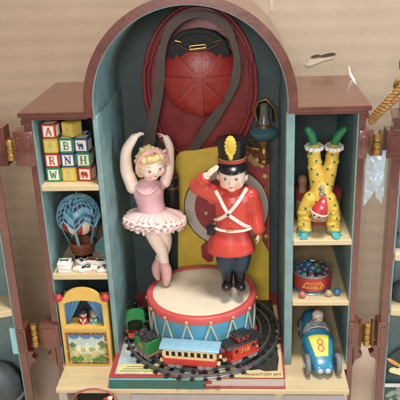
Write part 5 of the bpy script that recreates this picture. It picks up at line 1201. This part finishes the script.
GOLD = mat('tin_gold', 'd9a441', .35)
obj('lettering', wrap('GOLD', .042, .150, .0003, 1.3), GOLD, tin); obj('lettering', wrap('MARBLES', .060, .098, .0005, 1.05), GOLD, tin)
def f(b):
    for s in (-1, 1):
        for k in range(7):
            t = -PI/2+s*(.30+.03*k)*1.0; r = RT_+.006; ell(b, (tcn.x+math.cos(t)*r, tcn.y+math.sin(t)*r, tcn.z+.158-.003*k*k*.3), (.008, .003, .006), None, 8)
part('scroll', f, GOLD, tin, 60)
MC = [('5b4a63', 'plum'), ('33383d', 'dark grey'), ('2a6fa0', 'bright blue'), ('2f7d6b', 'green'), ('6a3f4a', 'wine red'), ('4a5a7a', 'slate blue'), ('8a5a5f', 'dusty rose'), ('3f5f4f', 'moss green')]
rn = random.Random(4); cnt = 0; placed = []
spots = [(0, 0, .05, 2)]+[(.085*math.cos(t), .085*math.sin(t), .035, 0) for t in [2*PI*i/6+.3 for i in range(6)]]+[(.158*math.cos(t), .158*math.sin(t), .012, 0) for t in [2*PI*i/11 for i in range(11)]]+[(.05*math.cos(t), -.04+.05*math.sin(t), .085, 0) for t in (0.4, 2.5, 4.6)]
order = ['plum', 'green', 'dusty rose', 'bright blue', 'dark grey', 'wine red', 'moss green', 'slate blue']
for i, (x, y, z, _) in enumerate(spots):
    col, nm = MC[(i*3+1) % 8]; r = .043
    p = Vector((tcn.x+x, tcn.y+y, ZR2+HTn-.035+z))
    bm = NB(); ell(bm, p, r, None, 20); o = obj('marble', bm, mat('marble_'+col, col, .15, .3, 18, 0, coat=.5), smooth=180, origin=p)
    side = ('at the left' if x < -.05 else 'at the right' if x > .05 else 'in the middle')+(' near the front rim' if y < -.05 else ' near the back rim' if y > .05 else '')
    tag(o, '%s glass marble heaped in the red tin, %s' % (nm, side), 'marble', 'glass marbles heaped in the red tin')
for u, v, col, nm, lb in ((302, 295, 'b9605a', 'p', 'matt coral pink marble lying loose on the shelf front left of the tin'), (328.4, 293.5, 'b39a78', 'c', 'tan marble lying loose on the shelf beside the blue marble'), (337, 292.5, '3478ae', 'b', 'bright blue marble lying loose at the right end of the shelf')):
    p = atz(u, v+2.6, ZR2); r = .040; p.z = ZR2+r
    bm = NB(); ell(bm, p, r, None, 24); o = obj('marble', bm, mat('marble_'+col, col, .25, .2, 14, .05, 30, coat=.4), smooth=180, origin=p); tag(o, lb, 'marble', 'loose marbles on the right shelf')

# racing car: local frame: -y forward, x right, z up
fc = atz(322, 378.5, ZB)
RZc = Matrix.Translation((fc.x+.018, fc.y-.01, ZB)) @ Matrix.Rotation(math.radians(4), 4, 'Z') @ Matrix.Diagonal((1.06, .93, 1, 1))
car = thing('racing_car', 'blue toy racing car with a number 8 on its bonnet and grey wheels, driver aboard', 'toy car', (fc.x, fc.y+.4, ZB))
BLU = mat('car_blue', '2a86ab', .28, .08, 6, .04, 30, coat=.3)
def body_prof(b):
    # cross sections along y: (y, halfwidth, zbottom, ztop)
    S = [(0, .075, .075, .135), (.02, .10, .06, .165), (.10, .118, .05, .20), (.22, .14, .045, .26), (.34, .158, .045, .315), (.44, .168, .045, .345), (.46, .172, .045, .355), (.475, .150, .05, .33), (.52, .150, .05, .27), (.70, .140, .05, .27), (.74, .138, .05, .33), (.86, .122, .06, .37), (1.0, .10, .08, .33), (1.12, .05, .11, .24), (1.15, .01, .15, .19)]
    bb = bmesh.new(); n = 32; rings = []
    for y, w_, z0, z1 in S:
        cz, hz_ = (z0+z1)/2, (z1-z0)/2; vs = []
        for i in range(n):
            t = 2*PI*i/n; c_, s_ = math.cos(t), math.sin(t); e = .72
            vs.append(bb.verts.new((math.copysign(abs(c_)**e, c_)*w_*(1 if s_ < 0 else .96), y, cz+math.copysign(abs(s_)**e, s_)*hz_)))
        rings.append(vs)
    for x, y in zip(rings, rings[1:]):
        for i in range(n): bb.faces.new((x[i], x[(i+1) % n], y[(i+1) % n], y[i]))
    bb.faces.new(rings[0]); bb.faces.new(rings[-1][::-1]); add(b, bb)
bd = lp('body', body_prof, BLU, car, RZc, 50)
lp('cowl', lambda b: tube(b, [(math.cos(t)*.168, .458+.012*math.sin(t), .20+math.sin(t)*.158) for t in [PI*i/18 for i in range(19)]], .013, 8), BLU, car, RZc, 60)
# badge pressed on the bonnet
bv = BVHTree.FromPolygons([RZc.inverted() @ (v.co+rootloc(bd)) for v in bd.data.vertices], [p.vertices[:] for p in bd.data.polygons])
def press(bm, lift):
    for v in bm.verts:
        h = bv.ray_cast(Vector((v.co.x, v.co.y, 1)), Vector((0, 0, -1)))
        if h[0]: v.co.z = h[0].z+lift+v.co.z
def grid(b, q, n=14):
    G = [[b.verts.new((q[0]*(1-i/n)+q[1]*(i/n))*(1-j/n)+(q[3]*(1-i/n)+q[2]*(i/n))*(j/n)) for i in range(n+1)] for j in range(n+1)]
    for j in range(n):
        for i in range(n): b.faces.new((G[j][i], G[j][i+1], G[j+1][i+1], G[j+1][i]))
bm = NB(); grid(bm, [Vector((-.070, .13, 0)), Vector((.062, .13, 0)), Vector((.105, .40, 0)), Vector((-.115, .40, 0))]); press(bm, .003)
bmesh.ops.transform(bm, matrix=RZc, verts=bm.verts); obj('number_panel', bm, mat('panel_yellow', 'e5cf45', .35, .04), car, 60)
def eight(b):
    for cy, rx_, ry_ in ((.222, .028, .036), (.300, .026, .034)):
        n = 40; V = [[b.verts.new((math.cos(2*PI*i/n)*(rx_+d), cy+math.sin(2*PI*i/n)*(ry_+d), 0)) for i in range(n)] for d in (-.009, .009)]
        for i in range(n): b.faces.new((V[0][i], V[0][(i+1) % n], V[1][(i+1) % n], V[1][i]))
bm = NB(); eight(bm); press(bm, .0055); bmesh.ops.transform(bm, matrix=RZc, verts=bm.verts); obj('number', bm, mat('number_red', 'cc5a2e', .4), car, 60)
for s in (-1, 1):
    lp('headlight', lambda b: (lathe(b, [(0, .022), (.022, .016), (.032, 0), (.034, -.02), (0, -.05)], (s*.040, -.005, .105), 20, basis((0, -1, .15)))), mat('lamp_silver', 'c3c9cc', .25, metal=.4), car, RZc, 60)
TY = mat('tyre_grey', '76777a', .6, .08, 12)
for y, hw, r, wd_ in ((.10, .160, .125, .05), (.92, .118, .115, .05)):
    for s in (-1, 1):
        wv = lp('wheel', lambda b: lathe(b, [(0, -wd_/2), (r*.55, -wd_/2), (r*.62, -wd_/2-.004), (r*.9, -wd_/2), (r, -wd_/4), (r, wd_/4), (r*.9, wd_/2), (r*.62, wd_/2+.004), (r*.55, wd_/2), (0, wd_/2)], (s*hw, y, r), 36, Matrix.Rotation(PI/2, 3, 'Y')), TY, car, RZc, 40)
        lp('hub', lambda b: lathe(b, [(0, wd_/2+.012), (r*.22, wd_/2+.008), (r*.26, wd_/2-.004)], (s*hw, y, r), 20, Matrix.Rotation(s*PI/2, 3, 'Y')), mat('lamp_silver', ''), wv, RZc, 40)
for y in (.10, .9): lp('axle', lambda b: cyl(b, (-.12, y, .125), (.12, y, .12), .012), BLACK(), car, RZc, 40)
lp('windscreen', lambda b: tube(b, [(-.11, .46, .35), (-.08, .455, .40), (0, .45, .415), (.08, .455, .40), (.11, .46, .35)], .007, 6), mat('lamp_silver', ''), car, RZc, 60)
lp('steering_wheel', lambda b: tube(b, [(math.cos(2*PI*i/20)*.045, .54, .37+math.sin(2*PI*i/20)*.04) for i in range(20)], .007, 6, True), BLACK(), car, RZc, 60)
# driver
q = lambda x, y, z: RZc @ Vector((x, y-.03, z-.045))
dr_ = thing('racing_driver', 'grey white driver figure in a pale cap seated in the blue racing car', 'figurine', q(0, .62, .28))
P = headprims(q(.015, .60, .515), Rz(10), (.058, .060, .064))+[('c', [q(.01, .61, .46), q(.005, .62, .42)], [.03, .035]), ('c', [q(0, .63, .40), q(0, .63, .29)], [.07, .085]),
     ('c', [q(-.075, .62, .40), q(-.115, .58, .33), q(-.05, .545, .36)], [.03, .026, .02]), ('c', [q(.075, .62, .40), q(.115, .58, .33), q(.05, .545, .36)], [.03, .026, .02])]
P += hand_prims(q(-.05, .55, .36), (.6, -.4, .5), (0, -.5, -.5), .05, .6, 1)+hand_prims(q(.05, .55, .36), (-.6, -.4, .5), (0, -.5, -.5), .05, .6, -1)
obj('body', blob(P, .0052, 2), mat('driver_skin', 'd4bfae', .45), dr_)
obj('jacket', blob([('c', [q(0, .63, .40), q(0, .63, .29)], [.085, .10]), ('s', q(0, .625, .41), (.105, .06, .05)), ('c', [q(-.078, .62, .40), q(-.118, .58, .33), q(-.065, .553, .352)], [.042, .038, .03]), ('c', [q(.078, .62, .40), q(.118, .58, .33), q(.065, .553, .352)], [.042, .038, .03])], .007, 2), mat('driver_grey', '8f949a', .5, .1, 12), dr_)
part('cap', lambda b: (ell(b, q(.015, .612, .54), (.066, .068, .052)), ell(b, q(.022, .555, .528), (.045, .035, .010), Rx(-14))), mat('cap_cream', 'd8d2c6', .5), dr_, 60)
for s in (-1, 1): part('eye', lambda b: ell(b, q(.004+s*.022, .541, .515), (.009, .006, .007), None, 10), BLACK(), dr_, 60)
part('mouth', lambda b: ell(b, q(.003, .540, .484), (.014, .004, .004), None, 10), mat('lip_b5423c', ''), dr_, 60)
